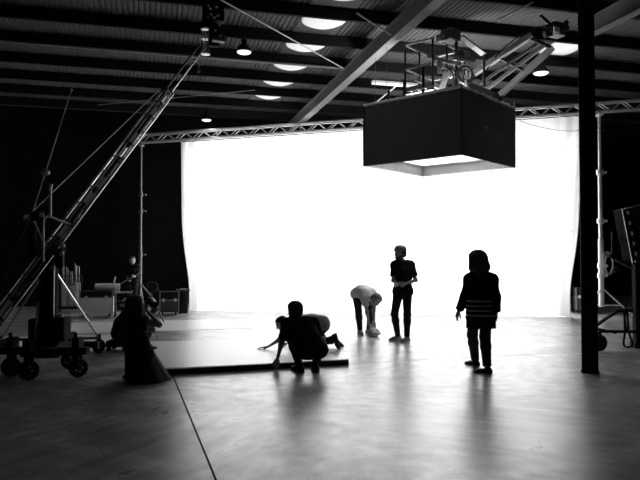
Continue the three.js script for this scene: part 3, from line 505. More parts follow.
{
  const p = ground(151, 322), t = thing('equipment_tripod', 'dark tripod with round lamp head behind the kneeling photographer', 'tripod', p);
  for (let k = 0; k < 3; k++) { const a = k * 2.094 + 0.5; obj('leg', tube(V(0, 0.62, 0), V(Math.cos(a) * 0.4, 0.012, Math.sin(a) * 0.4), 0.016), M.darkMetal, t); }
  obj('column', tube(V(0, 0.5, 0), V(0, 0.75, 0), 0.02), M.darkMetal, t);
  const g = new THREE.CylinderGeometry(0.13, 0.09, 0.2, 20); g.rotateX(Math.PI / 2 - 0.2); g.rotateY(0.5); g.translate(0, 0.8, 0); obj('lamp_housing', g, M.black, t);
  const r = new THREE.TorusGeometry(0.13, 0.01, 8, 24); r.rotateX(-0.2); r.rotateY(0.5); r.translate(0.05, 0.82, 0.1); obj('lamp_rim', r, M.darkMetal, t);
}
{
  const p = ground(70, 312), t = thing('stand_rack', 'rack of upright folded light stands by the rear wall behind the crane', 'rack', p, YAW);
  obj('rack_frame', [bar(V(-0.3, 0.12, 0.18), V(0.3, 0.12, 0.18), 0.04, 0.05), bar(V(-0.3, 0.12, -0.18), V(0.3, 0.12, -0.18), 0.04, 0.05), bar(V(-0.3, 1.0, 0), V(0.3, 1.0, 0), 0.04, 0.04), tube(V(-0.3, 0.05, 0), V(-0.3, 1.02, 0), 0.02), tube(V(0.3, 0.05, 0), V(0.3, 1.02, 0), 0.02), bar(V(-0.3, 0.1, -0.2), V(-0.3, 0.1, 0.2), 0.04, 0.05), bar(V(0.3, 0.1, -0.2), V(0.3, 0.1, 0.2), 0.04, 0.05), box(0.58, 0.02, 0.34, 0, 0.15, 0)], M.black, t);
  for (const x of [-0.27, 0.27]) for (const z of [-0.17, 0.17]) obj('caster', ball(V(x, 0.045, z), 0.045, 0.5, 1, 1), M.rubber, t);
  for (let k = 0; k < 9; k++) {
    const x = -0.22 + k * 0.055, h = 0.95 + rnd() * 0.25, q = V(x, 0.16, (k % 2 ? 0.07 : -0.07)).applyAxisAngle(UPV, YAW).add(p);
    const s = thing('folded_light_stand', 'folded metal light stand standing upright in the rack behind the crane', 'stand', q, YAW, 'folded stands in the rack');
    obj('tube', [tube(V(0, 0, 0), V(0, h, 0), 0.014), tube(V(0.03, 0, 0.01), V(0.03, h * 0.6, 0.01), 0.01), tube(V(-0.025, 0.02, 0.01), V(-0.025, h * 0.6, 0.01), 0.01)], k % 3 ? M.steel : M.aluDull, s); obj('knob', ball(V(0.03, h * 0.62, 0.03), 0.025), M.black, s);
  }
}

// rolling lamp stand at the right edge
{
  const base = ground(637, 348), t = thing('rolling_lamp_stand', 'black rolling stand with tilted panel lamp at the side of the steel column', 'lamp stand');
  const bx = base.x, bz = base.z;
  obj('post', bar(V(bx + 0.02, 0.08, bz), V(bx + 0.02, 2.0, bz), 0.12, 0.12), M.black, t);
  obj('foot_block', box(0.2, 0.1, 0.2, bx + 0.02, 0.05, bz, 0, 0.02), M.black, t);
  const wc = at(600, 343.5, 10.35); const g = new THREE.TorusGeometry(0.085, 0.05, 10, 24); g.rotateY(0.35); g.translate(wc.x, 0.135, wc.z); const w = obj('wheel', g, M.rubber, t);
  const h = new THREE.CylinderGeometry(0.08, 0.08, 0.05, 16); h.rotateX(Math.PI / 2); h.rotateY(0.35); h.translate(wc.x, 0.135, wc.z); obj('hub', h, M.black, w);
  const lowA = V(wc.x, 0.32, wc.z), lowB = V(bx, 0.27, bz);
  obj('leg', [tube(lowA, lowB, 0.028), tube(V(wc.x, 0.135, wc.z), lowA, 0.03)], M.black, t);
  obj('leg', tube(at(598, 329, 10.4), at(616, 333, 10.6), 0.02), M.black, t);
  obj('brace', [bar(at(596, 325.5, 10.4), at(617, 311, 10.7), 0.05, 0.035), bar(at(616, 311, 10.7), at(645, 309.5, 10.85), 0.05, 0.05)], M.black, t);
  obj('cable', [curve([at(624, 311, 10.6), at(625, 330, 10.6), at(624.5, 346, 10.6), at(632, 346, 10.6), at(629, 332, 10.6), at(627, 311, 10.6)], 0.018, 50), curve([at(626, 300, 10.7), at(625, 318, 10.6), at(627, 332, 10.6)], 0.014, 20)], M.black, t);
  // second wheel, out to the right
  const g2 = g.clone(); g2.translate(0.95, 0, -0.5); const w2 = obj('wheel', g2, M.rubber, t); obj('leg', tube(V(wc.x + 0.95, 0.135, wc.z - 0.5), V(bx, 0.3, bz), 0.028), M.black, w2);
  // panel lamp (switched off), leaning
  const c = at(640, 232, 10.6), lamp = new THREE.Group(); lamp.name = 'panel_lamp'; lamp.position.set(c.x + 0.06, c.y + 0.02, c.z); lamp.rotation.set(0.0, 0.25, 0.21); t.add(lamp);
  obj('lamp_case', box(0.86, 0.86, 0.2, 0, 0, 0, 0, 0.015), M.black, lamp);
  for (const x of [-0.42, -0.36]) obj('edge_rail', box(0.014, 0.9, 0.02, x, 0, 0.11), M.polished, lamp);
  obj('edge_rail', box(0.02, 0.9, 0.02, -0.22, 0, 0.115), M.polished, lamp);
  for (let k = 0; k < 5; k++) obj('catch', box(0.035, 0.06, 0.03, -0.335, 0.36 - k * 0.17, 0.115, 0, 0.006), M.white, lamp);
  obj('yoke', [bar(V(0, -0.5, 0), V(-0.3, -0.5, 0), 0.04, 0.04), bar(V(-0.3, -0.5, 0), V(-0.44, 0, -0.05), 0.03, 0.03)], M.black, lamp);
  for (const [px, py] of [[612, 256], [616, 270]]) obj('clamp', ball(at(px, py, 10.5), 0.05), M.black, t);
  obj('side_rod', [tube(at(612, 232, 10.6), at(612, 258, 10.6), 0.012), tube(at(612, 258, 10.6), at(632, 268, 10.7), 0.02)], M.darkMetal, t);
}
{
  const p = at(607, 263, 16.0), t = thing('cable_coil', 'coil of pale cable hanging on the silver stand by the column', 'cable', p);
  for (let k = 0; k < 4; k++) { const g = new THREE.TorusGeometry(0.24 - k * 0.012, 0.012, 6, 28); g.scale(0.75, 1.15, 1); g.rotateZ(0.1 * k); g.rotateY(0.3 + 0.08 * k); g.translate(0.02 * k, -0.02 * k, 0); obj('loop', g, k % 2 ? M.aluDull : M.mid, t); }
}

// ---------------------------------------------------------------- people: distance fields meshed with surface nets
function surfaceNets(sdf, lo, hi, h) {
  const nx = Math.ceil((hi[0] - lo[0]) / h) + 1, ny = Math.ceil((hi[1] - lo[1]) / h) + 1, nz = Math.ceil((hi[2] - lo[2]) / h) + 1;
  const f = new Float32Array(nx * ny * nz), id = (i, j, k) => (k * ny + j) * nx + i;
  for (let k = 0; k < nz; k++) for (let j = 0; j < ny; j++) for (let i = 0; i < nx; i++) f[id(i, j, k)] = sdf(lo[0] + i * h, lo[1] + j * h, lo[2] + k * h);
  const vi = new Int32Array(nx * ny * nz).fill(-1), pos = [], ix = [];
  const C = [[0, 0, 0], [1, 0, 0], [0, 1, 0], [1, 1, 0], [0, 0, 1], [1, 0, 1], [0, 1, 1], [1, 1, 1]], E = [[0, 1], [2, 3], [4, 5], [6, 7], [0, 2], [1, 3], [4, 6], [5, 7], [0, 4], [1, 5], [2, 6], [3, 7]];
  for (let k = 0; k < nz - 1; k++) for (let j = 0; j < ny - 1; j++) for (let i = 0; i < nx - 1; i++) {
    let m = 0; const d = []; for (let c = 0; c < 8; c++) { d[c] = f[id(i + C[c][0], j + C[c][1], k + C[c][2])]; if (d[c] < 0) m |= 1 << c; }
    if (m === 0 || m === 255) continue;
    let x = 0, y = 0, z = 0, n = 0;
    for (const [a, b] of E) if ((d[a] < 0) !== (d[b] < 0)) { const t = d[a] / (d[a] - d[b]); x += C[a][0] + (C[b][0] - C[a][0]) * t; y += C[a][1] + (C[b][1] - C[a][1]) * t; z += C[a][2] + (C[b][2] - C[a][2]) * t; n++; }
    vi[id(i, j, k)] = pos.length / 3; pos.push(lo[0] + (i + x / n) * h, lo[1] + (j + y / n) * h, lo[2] + (k + z / n) * h);
  }
  const quad = (a, b, c, d, flip) => { if (a < 0 || b < 0 || c < 0 || d < 0) return; flip ? ix.push(a, c, b, a, d, c) : ix.push(a, b, c, a, c, d); };
  for (let k = 1; k < nz - 1; k++) for (let j = 1; j < ny - 1; j++) for (let i = 1; i < nx - 1; i++) {
    const s = f[id(i, j, k)] < 0;
    if (s !== (f[id(i + 1, j, k)] < 0)) quad(vi[id(i, j - 1, k - 1)], vi[id(i, j, k - 1)], vi[id(i, j, k)], vi[id(i, j - 1, k)], !s);
    if (s !== (f[id(i, j + 1, k)] < 0)) quad(vi[id(i - 1, j, k - 1)], vi[id(i - 1, j, k)], vi[id(i, j, k)], vi[id(i, j, k - 1)], !s);
    if (s !== (f[id(i, j, k + 1)] < 0)) quad(vi[id(i - 1, j - 1, k)], vi[id(i, j - 1, k)], vi[id(i, j, k)], vi[id(i - 1, j, k)], !s);
  }
  const g = new THREE.BufferGeometry(); g.setAttribute('position', new THREE.Float32BufferAttribute(pos, 3)); g.setIndex(ix); g.computeVertexNormals();
  return g;
}
// primitive: [ax,ay,az, bx,by,bz, ra, rb, flags, k]
const cone = (a, b, ra, rb = ra, o = {}) => ({ a, b, ra, rb, ...o });
function field(parts, grow = 0, K = 0.035) {
  const q = parts.map(p => { const d = p.b.clone().sub(p.a); return { ax: p.a.x, ay: p.a.y, az: p.a.z, dx: d.x, dy: d.y, dz: d.z, l2: Math.max(1e-9, d.lengthSq()), l: Math.max(1e-6, d.length()), ra: p.ra + grow, dr: p.rb - p.ra, cut: p.cut, cutA: p.cutA, k: p.k ?? K }; });
  return (x, y, z) => {
    let r = 1e3;
    for (const p of q) {
      const ex = x - p.ax, ey = y - p.ay, ez = z - p.az, dt = ex * p.dx + ey * p.dy + ez * p.dz; let t = dt / p.l2; const t0 = t; t = t < 0 ? 0 : t > 1 ? 1 : t;
      const fx = ex - p.dx * t, fy = ey - p.dy * t, fz = ez - p.dz * t; let d = Math.sqrt(fx * fx + fy * fy + fz * fz) - p.ra - p.dr * t;
      if (p.cut) d = Math.max(d, (t0 - 1) * p.l); if (p.cutA) d = Math.max(d, -t0 * p.l);
      const k = p.k, h = Math.max(k - Math.abs(r - d), 0) / k; r = Math.min(r, d) - h * h * k * 0.25;
    }
    return r;
  };
}
function netOf(parts, grow, h, K, clip) {
  const lo = [1e3, 1e3, 1e3], hi = [-1e3, -1e3, -1e3];
  for (const p of parts) for (const [e, r] of [[p.a, p.ra], [p.b, p.rb]]) ['x', 'y', 'z'].forEach((c, i) => { lo[i] = Math.min(lo[i], e[c] - r - grow - 2 * h - 0.015); hi[i] = Math.max(hi[i], e[c] + r + grow + 2 * h + 0.015); });
  const f = field(parts, grow, K);
  return surfaceNets(clip ? (x, y, z) => clip(x, y, z, f(x, y, z)) : f, lo, hi, h);
}
function handParts(w, dir, palm, thumbSide, curl = 0.5, s = 1) {
  dir = dir.clone().normalize(); palm = palm.clone().addScaledVector(dir, -palm.dot(dir)).normalize(); const lat = dir.clone().cross(palm).normalize().multiplyScalar(thumbSide), out = [];
  const P = (d, l, n) => w.clone().addScaledVector(dir, d * s).addScaledVector(lat, l * s).addScaledVector(palm, n * s);
  for (const [l, len] of [[0.028, 0.078], [0.009, 0.082], [-0.01, 0.078], [-0.028, 0.07]]) out.push(cone(P(0.0, l * 0.6, 0), P(len, l, 0.002), 0.016 * s, 0.013 * s, { k: 0.012 }));
  [[0.028, 0.078, [0.04, 0.024, 0.02]], [0.009, 0.082, [0.044, 0.028, 0.021]], [-0.01, 0.078, [0.041, 0.026, 0.02]], [-0.028, 0.07, [0.032, 0.02, 0.018]]].forEach(([l, d0, seg]) => {
    let a = 0, p = P(d0, l, 0.002);
    seg.forEach((L, i) => { a += curl * (i ? 0.75 : 0.55); const n = p.clone().addScaledVector(dir, Math.cos(a) * L * s).addScaledVector(palm, Math.sin(a) * L * s); out.push(cone(p, n, (0.0105 - i * 0.001) * s, (0.0095 - i * 0.001) * s, { k: 0.004 })); p = n; });
  });
  const t1 = P(0.03, 0.034, 0.01), t2 = P(0.062, 0.056, 0.024), t3 = P(0.09, 0.058, 0.036);
  out.push(cone(P(0.012, 0.016, 0.004), t1, 0.017 * s, 0.014 * s, { k: 0.012 }), cone(t1, t2, 0.0125 * s, 0.011 * s, { k: 0.004 }), cone(t2, t3, 0.011 * s, 0.009 * s, { k: 0.004 }));
  return out;
}
function headFrame(c, fwd, up) { const f = fwd.clone().normalize(), u = up.clone().addScaledVector(f, -up.dot(f)).normalize(), r = f.clone().cross(u).normalize().negate(); return (x, y, z) => c.clone().addScaledVector(r, x).addScaledVector(u, y).addScaledVector(f, z); }
function headParts(H) {
  const e = (x, y, z, x2, y2, z2, a, b = a, k = 0.03) => cone(H(x, y, z), H(x2, y2, z2), a, b, { k });
  const o = [e(-0.012, 0.035, -0.035, 0.012, 0.035, -0.035, 0.078), e(-0.012, 0.035, 0.018, 0.012, 0.035, 0.018, 0.072), e(-0.02, -0.03, 0.03, 0.02, -0.03, 0.03, 0.055), e(-0.022, -0.075, 0.048, 0.022, -0.075, 0.048, 0.032), e(-0.035, -0.055, 0.01, 0.035, -0.055, 0.01, 0.04)];
  o.push(e(0, 0.02, 0.09, 0, -0.02, 0.108, 0.009, 0.015, 0.012), e(-0.03, 0.03, 0.08, 0.03, 0.03, 0.08, 0.013, 0.013, 0.015));
  o.push(e(-0.018, -0.052, 0.083, 0.018, -0.052, 0.083, 0.009, 0.009, 0.01), e(0, -0.088, 0.062, 0, -0.084, 0.072, 0.018, 0.016, 0.02));
  for (const s of [-1, 1]) o.push(e(s * 0.08, 0.02, -0.012, s * 0.083, -0.02, -0.006, 0.016, 0.012, 0.008));
  return o;
}
/* j: joints in metres, root on the floor, x to the picture's right, z towards the camera */
function person(opt) {
  const j = {}; for (const k in opt.j) j[k] = V(...opt.j[k]);
  const t = thing('person', opt.label, 'person', opt.at, 0);
  const S = opt.size ?? 1, R = (...a) => a.map(x => x * S);
  const latC = j.shR.clone().sub(j.shL).normalize(), latP = j.hipR.clone().sub(j.hipL).normalize(), spine = j.chest.clone().sub(j.pel);
  const off = (p, d, s) => p.clone().addScaledVector(d, s * S);
  const waist = j.waist ?? j.pel.clone().lerp(j.chest, 0.45);
  const torso = [cone(j.hipL, j.hipR, 0.1 * S)];
  for (const s of [-1, 1]) torso.push(cone(off(j.pel, latP, s * 0.05), off(waist, latC, s * 0.045), 0.105 * S, 0.095 * S), cone(off(waist, latC, s * 0.045), off(j.chest, latC, s * 0.065), 0.095 * S, 0.112 * S));
  torso.push(cone(j.shL, j.shR, 0.058 * S), cone(off(j.chest, latC, -0.07), j.shL, 0.09 * S, 0.06 * S), cone(off(j.chest, latC, 0.07), j.shR, 0.09 * S, 0.06 * S));
  const neckP = [cone(j.neck, j.head.clone().lerp(j.neck, 0.25), 0.058 * S, 0.052 * S), cone(j.shL.clone().lerp(j.neck, 0.3), j.neck.clone().lerp(j.head, 0.15), 0.045 * S), cone(j.shR.clone().lerp(j.neck, 0.3), j.neck.clone().lerp(j.head, 0.15), 0.045 * S)];
  const upper = s => cone(j['sh' + s], j['el' + s], 0.052 * S, 0.042 * S), fore = s => cone(j['el' + s], j['wr' + s], 0.043 * S, 0.027 * S);
  const thigh = s => cone(j['hip' + s], j['kn' + s], 0.088 * S, 0.058 * S);
  const calfMid = s => j['kn' + s].clone().lerp(j['an' + s], 0.3).addScaledVector(j.calfBack ?? V(0, 0, 0), 1);
  const shin = s => [cone(j['kn' + s], calfMid(s), 0.056 * S, 0.056 * S), cone(calfMid(s), j['an' + s], 0.056 * S, 0.036 * S)];
  const H = headFrame(j.head, V(...opt.face), opt.up ? V(...opt.up) : j.head.clone().sub(j.neck));
  const skinParts = [...torso, ...neckP, upper('L'), upper('R'), fore('L'), fore('R'), thigh('L'), thigh('R'), ...shin('L'), ...shin('R')];
  const bodies = [netOf(skinParts, -0.008, 0.013, 0.04), netOf(headParts(H), 0, 0.005, 0.03)];
  for (const s of ['L', 'R']) {
    const hd = opt.hand[s]; const d = hd.dir ? V(...hd.dir) : j['wr' + s].clone().sub(j['el' + s]);
    bodies.push(netOf(handParts(j['wr' + s], d, V(...hd.palm), hd.thumb ?? (s === 'L' ? 1 : -1), hd.curl ?? 0.5, S), 0, 0.0042, 0.01));
  }
  const body = obj('body', bodies, opt.skin ?? M.skin, t);
  for (const s of [-1, 1]) obj('eye', ball(H(s * 0.031, 0.008, 0.076), 0.012, 1, 1, 1, 10), M.eye, t);
  // clothes
  const O = opt.wear;
  const sleeve = (s, f) => f <= 1 ? [cone(j['sh' + s], j['sh' + s].clone().lerp(j['el' + s], f), 0.055 * S, 0.05 * S, { cut: true })] : [upper(s), cone(j['el' + s], j['el' + s].clone().lerp(j['wr' + s], f - 1), 0.044 * S, 0.034 * S, { cut: true })];
  const top = O.top;
  if (top) {
    const g = netOf([...torso.slice(1), cone(j.hipL, j.hipR, 0.1 * S), cone(j.shL.clone().lerp(j.neck, 0.4), j.shR.clone().lerp(j.neck, 0.4), 0.058 * S), ...sleeve('L', top.sleeve), ...sleeve('R', top.sleeve), ...(top.extra ?? [])], top.grow ?? 0.014, 0.011, 0.04, top.clip);
    obj(top.name, g, top.mat, t);
  }
  if (O.legs) {
    const L = O.legs, parts = [torso[0], cone(j.pel, waist.clone().lerp(j.pel, 0.4), 0.105 * S)];
    for (const s of ['L', 'R']) { parts.push(thigh(s)); const q = shin(s); parts.push(q[0], cone(q[1].a, q[1].a.clone().lerp(q[1].b, L.to ?? 0.97), 0.056 * S, 0.043 * S, { cut: true })); }
    obj(L.name, netOf(parts, L.grow ?? 0.008, 0.011, 0.035, L.clip), L.mat, t);
  }
  if (O.shoes) for (const s of ['L', 'R']) {
    const an = j['an' + s], td = V(...opt.toe[s]).normalize(), dn = opt.down?.[s] ? V(...opt.down[s]).normalize() : V(0, -1, 0);
    const so = (f, d) => an.clone().addScaledVector(td, f * S).addScaledVector(dn, d * S);
    const drop = opt.drop?.[s] ?? (opt.down?.[s] ? 0.048 : an.y / S - (O.sole ? 0.04 : 0.026));
    const g = netOf([cone(an.clone().addScaledVector(dn, -0.02), so(-0.02, drop), 0.043 * S, 0.042 * S), cone(so(-0.035, drop), so(0.09, drop + 0.005), 0.042 * S, 0.042 * S), cone(so(0.09, drop + 0.005), so(0.165, drop + 0.01), 0.042 * S, 0.03 * S)], 0.002, 0.008, 0.03, (x, y, z, d) => Math.max(d, (x - an.x) * dn.x + (y - an.y) * dn.y + (z - an.z) * dn.z - (drop + 0.026) * S));
    const sh = obj('shoe', g, O.shoes, t);
    if (O.sole) { const sg = netOf([cone(so(-0.035, drop + 0.03), so(0.09, drop + 0.03), 0.043 * S), cone(so(0.09, drop + 0.03), so(0.165, drop + 0.03), 0.043 * S, 0.033 * S)], 0.004, 0.007, 0.02, (x, y, z, d) => { const h = (x - an.x) * dn.x + (y - an.y) * dn.y + (z - an.z) * dn.z; return Math.max(d, h - (drop + 0.04) * S, (drop + 0.018) * S - h); }); obj('sole', sg, O.sole, sh); }
  }
  // hair
  const hs = opt.hair ?? { k: 'short' };
  const hp = [cone(H(-0.012, 0.04, -0.036), H(0.012, 0.04, -0.036), 0.08, 0.08), cone(H(-0.012, 0.045, 0.012), H(0.012, 0.045, 0.012), 0.074, 0.074), cone(H(-0.03, -0.02, -0.045), H(0.03, -0.02, -0.045), 0.06, 0.06)];
  if (hs.k === 'long') { for (const x of [-1, -0.4, 0.4, 1]) { const len = hs.len ?? 0.24; hp.push(cone(H(x * 0.05, 0, -0.05), H(x * 0.062, -len * 0.6, -0.075), 0.055, 0.052), cone(H(x * 0.062, -len * 0.6, -0.075), H(x * 0.05, -len, -0.07), 0.052, 0.03)); } for (const s of [-1, 1]) hp.push(cone(H(s * 0.068, 0.03, 0.01), H(s * 0.08, -0.1, 0.0), 0.04, 0.035)); }
  if (hs.k === 'bob') { for (const x of [-1, -0.4, 0.4, 1]) hp.push(cone(H(x * 0.05, 0.02, -0.045), H(x * 0.085, -0.1, -0.05), 0.062, 0.052), cone(H(x * 0.085, -0.1, -0.05), H(x * 0.06, -0.17, -0.06), 0.05, 0.028)); for (const s of [-1, 1]) hp.push(cone(H(s * 0.07, 0.03, 0.02), H(s * 0.1, -0.11, 0.01), 0.045, 0.038)); }
  const face = (x, y, z, d) => { const q = V(x, y, z).sub(j.head), f = V(...opt.face).normalize(), up = H(0, 1, 0).sub(j.head), zf = q.dot(f), yu = q.dot(up); let m = Math.min((zf - 0.035) * 0.8 + (0.0), 1); m = Math.max(-1, Math.max(zf - 0.03 - Math.max(0, (yu - 0.045) * 1.3), hs.k === 'short' ? -0.06 - yu + Math.min(0, zf) * 0.3 : -9)); return Math.max(d, m); };
  if (hs.k !== 'none') obj('hair', netOf(hp, hs.grow ?? 0.006, 0.006, 0.03, face), hs.mat ?? M.hair, t);
  if (opt.beard) obj('beard', netOf([cone(H(-0.03, -0.075, 0.04), H(0.03, -0.075, 0.04), 0.042), cone(H(-0.06, -0.04, 0.02), H(-0.035, -0.085, 0.045), 0.026), cone(H(0.06, -0.04, 0.02), H(0.035, -0.085, 0.045), 0.026), cone(H(0, -0.095, 0.06), H(0, -0.1, 0.068), 0.024)], 0, 0.005, 0.02), M.hair, t);
  if (opt.cap) {
    obj('cap_crown', netOf([cone(H(-0.012, 0.06, -0.036), H(0.012, 0.06, -0.036), 0.086), cone(H(-0.012, 0.062, 0.016), H(0.012, 0.062, 0.016), 0.083)], 0.004, 0.006, 0.03, (x, y, z, d) => { const q = V(x, y, z).sub(j.head), up = H(0, 1, 0).sub(j.head); return Math.max(d, 0.045 - q.dot(up)); }), opt.cap, t);
    obj('cap_brim', netOf([cone(H(-0.045, 0.05, 0.085), H(0.045, 0.05, 0.085), 0.02), cone(H(-0.04, 0.05, 0.12), H(0.04, 0.05, 0.12), 0.03), cone(H(-0.025, 0.047, 0.15), H(0.025, 0.047, 0.15), 0.024)], 0.004, 0.005, 0.03, (x, y, z, d) => { const q = V(x, y, z).sub(j.head), up = H(0, 1, 0).sub(j.head), h = q.dot(up); return Math.max(d, h - 0.058, 0.046 - h); }), opt.cap, t);
  }
  return { t, j, H };
}

// 1. man with a cap
person({
  label: 'bearded man in a cap and dark T-shirt standing with hands together', at: ground(402, 341.5), face: [-0.86, -0.06, 0.5], cap: M.mid, beard: true,
  j: { pel: [0.02, 0.92, 0], chest: [0.02, 1.26, -0.01], neck: [0, 1.44, 0], head: [-0.035, 1.585, 0.03], shL: [-0.13, 1.37, 0.06], shR: [0.17, 1.37, -0.08], elL: [-0.17, 1.1, 0.14], elR: [0.25, 1.1, 0.02], wrL: [-0.1, 1.03, 0.27], wrR: [0.03, 1.04, 0.16], hipL: [-0.06, 0.9, 0.03], hipR: [0.1, 0.9, -0.04], knL: [-0.14, 0.5, 0.06], knR: [0.09, 0.49, 0.05], anL: [-0.06, 0.085, -0.12], anR: [0.08, 0.085, 0.06] },
  hand: { L: { dir: [-0.3, 0.05, 0.4], palm: [0.6, -0.2, -0.3], curl: 0.6 }, R: { dir: [-0.9, 0.05, 0.3], palm: [-0.2, 0.2, 1], curl: 0.5 } },
  toe: { L: [-0.85, 0, 0.5], R: [-0.6, 0, 0.8] },
  wear: { top: { name: 't_shirt', mat: M.tee, sleeve: 0.75, grow: 0.018 }, legs: { name: 'jeans', mat: M.denim, grow: 0.007 }, shoes: M.mid, sole: M.white },
});
// 2. woman standing, seen from behind
{
  const w = person({
    label: 'woman in a dark striped sweater and skirt seen from behind, hands at her sides', at: ground(483, 373.5), face: [-0.55, -0.12, -0.82], size: 0.86, skin: M.skin,
    j: { pel: [0.0, 0.84, -0.1], chest: [0.0, 1.1, -0.1], neck: [-0.015, 1.3, -0.1], head: [-0.035, 1.475, -0.13], shL: [-0.13, 1.215, -0.15], shR: [0.14, 1.215, -0.05], elL: [-0.195, 0.99, -0.14], elR: [0.18, 0.99, -0.02], wrL: [-0.262, 0.79, -0.22], wrR: [0.2, 0.78, -0.06], hipL: [-0.065, 0.83, -0.13], hipR: [0.075, 0.83, -0.08], knL: [-0.05, 0.46, -0.36], knR: [0.06, 0.46, -0.12], anL: [0.05, 0.08, -0.62], anR: [0.06, 0.08, -0.02] },
    hand: { L: { palm: [0.8, 0, -0.3], curl: 0.45 }, R: { palm: [-0.8, 0, -0.3], curl: 0.45 } },
    toe: { L: [-0.6, 0, -0.6], R: [-0.85, 0, -0.1] }, hair: { k: 'bob', mat: grey(0.045, 0.5), grow: 0.014 },
    wear: { top: { name: 'sweater', mat: M.dress, sleeve: 1.92, grow: 0.026 }, legs: { name: 'tights', mat: M.tights, grow: 0.02 }, shoes: M.shoe },
  });
  // knitted stripes round the sweater hem, then the skirt
  const ring = (y0, y1, g0, g1, m, name, par) => {
    const n = 40, g = new THREE.BufferGeometry(), P = [], I = [];
    for (const [y, r] of [[y0, g0], [y1, g1], [y1, g1 - 0.02], [y0, g0 - 0.02]]) for (let i = 0; i < n; i++) { const a = i / n * Math.PI * 2, rx = 0.07 + r, rz = 0.03 + r; P.push(0.005 + Math.cos(a) * rx, y, -0.105 + Math.sin(a) * rz); }
    for (let k = 0; k < 4; k++) for (let i = 0; i < n; i++) { const a = k * n + i, b = k * n + (i + 1) % n, c = ((k + 1) % 4) * n + i, d = ((k + 1) % 4) * n + (i + 1) % n; I.push(a, c, b, b, c, d); }
    g.setAttribute('position', new THREE.Float32BufferAttribute(P, 3)); g.setIndex(I); g.computeVertexNormals(); return obj(name, g, m, par);
  };
  const top = w.t.children.find(c => c.name === 'sweater');
  let y = 0.99; for (let k = 0; k < 9; k++) { const h = k % 2 ? 0.016 : 0.046, r = 0.122 + 0.001 * k - (k === 0 ? 0.02 : 0); ring(y - h, y, 0.122 + 0.001 * k, r, k % 2 ? M.stripe : M.dress, k % 2 ? 'pale_stripe' : 'dark_stripe', top); y -= h; }
  ring(0.58, 0.76, 0.126, 0.118, M.dress, 'skirt', w.t);
}
// 3. bending person in a white T-shirt
person({
  label: 'person in a white T-shirt bending down to reach a bag on the floor', at: ground(365, 334.5), face: [0.45, -0.75, 0.5], up: [0.75, 0.1, 0.3],
  j: { pel: [-0.13, 0.80, -0.06], chest: [0.05, 0.80, 0.16], neck: [0.13, 0.76, 0.24], head: [0.19, 0.70, 0.30], shL: [-0.03, 0.74, 0.26], shR: [0.2, 0.74, 0.1], elL: [0.02, 0.46, 0.28], elR: [0.16, 0.48, 0.16], wrL: [0.06, 0.23, 0.24], wrR: [0.16, 0.26, 0.26], hipL: [-0.16, 0.78, 0.0], hipR: [-0.04, 0.78, -0.12], knL: [-0.13, 0.45, 0.08], knR: [0.13, 0.45, -0.08], anL: [-0.1, 0.085, 0.02], anR: [0.08, 0.085, -0.1], waist: [-0.05, 0.86, 0.05] },
  hand: { L: { dir: [0.2, -1, 0.1], palm: [0.6, 0, -0.2], curl: 0.4 }, R: { dir: [0, -1, 0.1], palm: [-0.3, 0, -0.5], curl: 0.4 } },
  toe: { L: [0.2, 0, 1], R: [0.6, 0, 0.8] }, hair: { k: 'short', mat: grey(0.16, 0.6) },
  wear: { top: { name: 't_shirt', mat: M.whiteTee, sleeve: 0.6, grow: 0.018 }, legs: { name: 'trousers', mat: M.denim, grow: 0.008 }, shoes: M.mid, sole: M.white },
});
// 4. crouching man, back to the camera
person({
  label: 'crouching man with short hair leaning one hand on the black beam', at: ground(305, 372), face: [-0.55, -0.1, -0.83],
  j: { pel: [0.1, 0.31, 0.06], chest: [-0.05, 0.56, -0.1], neck: [-0.12, 0.68, -0.16], head: [-0.145, 0.795, -0.2], shL: [-0.235, 0.61, -0.1], shR: [0.1, 0.62, -0.17], elL: [-0.315, 0.36, -0.05], elR: [0.225, 0.4, -0.22], wrL: [-0.37, 0.155, -0.03], wrR: [0.21, 0.34, -0.42], hipL: [0.0, 0.29, 0.07], hipR: [0.19, 0.3, 0.03], knL: [-0.19, 0.4, -0.3], knR: [0.21, 0.4, -0.36], anL: [-0.07, 0.085, 0.0], anR: [0.14, 0.085, 0.02], waist: [0.05, 0.43, 0.04] },
  hand: { L: { dir: [-0.1, -0.6, -0.7], palm: [0, -1, 0.4], curl: 0.3 }, R: { palm: [0, -1, 0], curl: 0.4 } },
  toe: { L: [-0.5, 0, -0.8], R: [-0.15, 0, -1] }, hair: { k: 'short', mat: M.hair },
  wear: { top: { name: 't_shirt', mat: M.tee, sleeve: 0.8, grow: 0.02 }, legs: { name: 'jeans', mat: M.denim, grow: 0.01 }, shoes: M.shoe, sole: M.black },
});
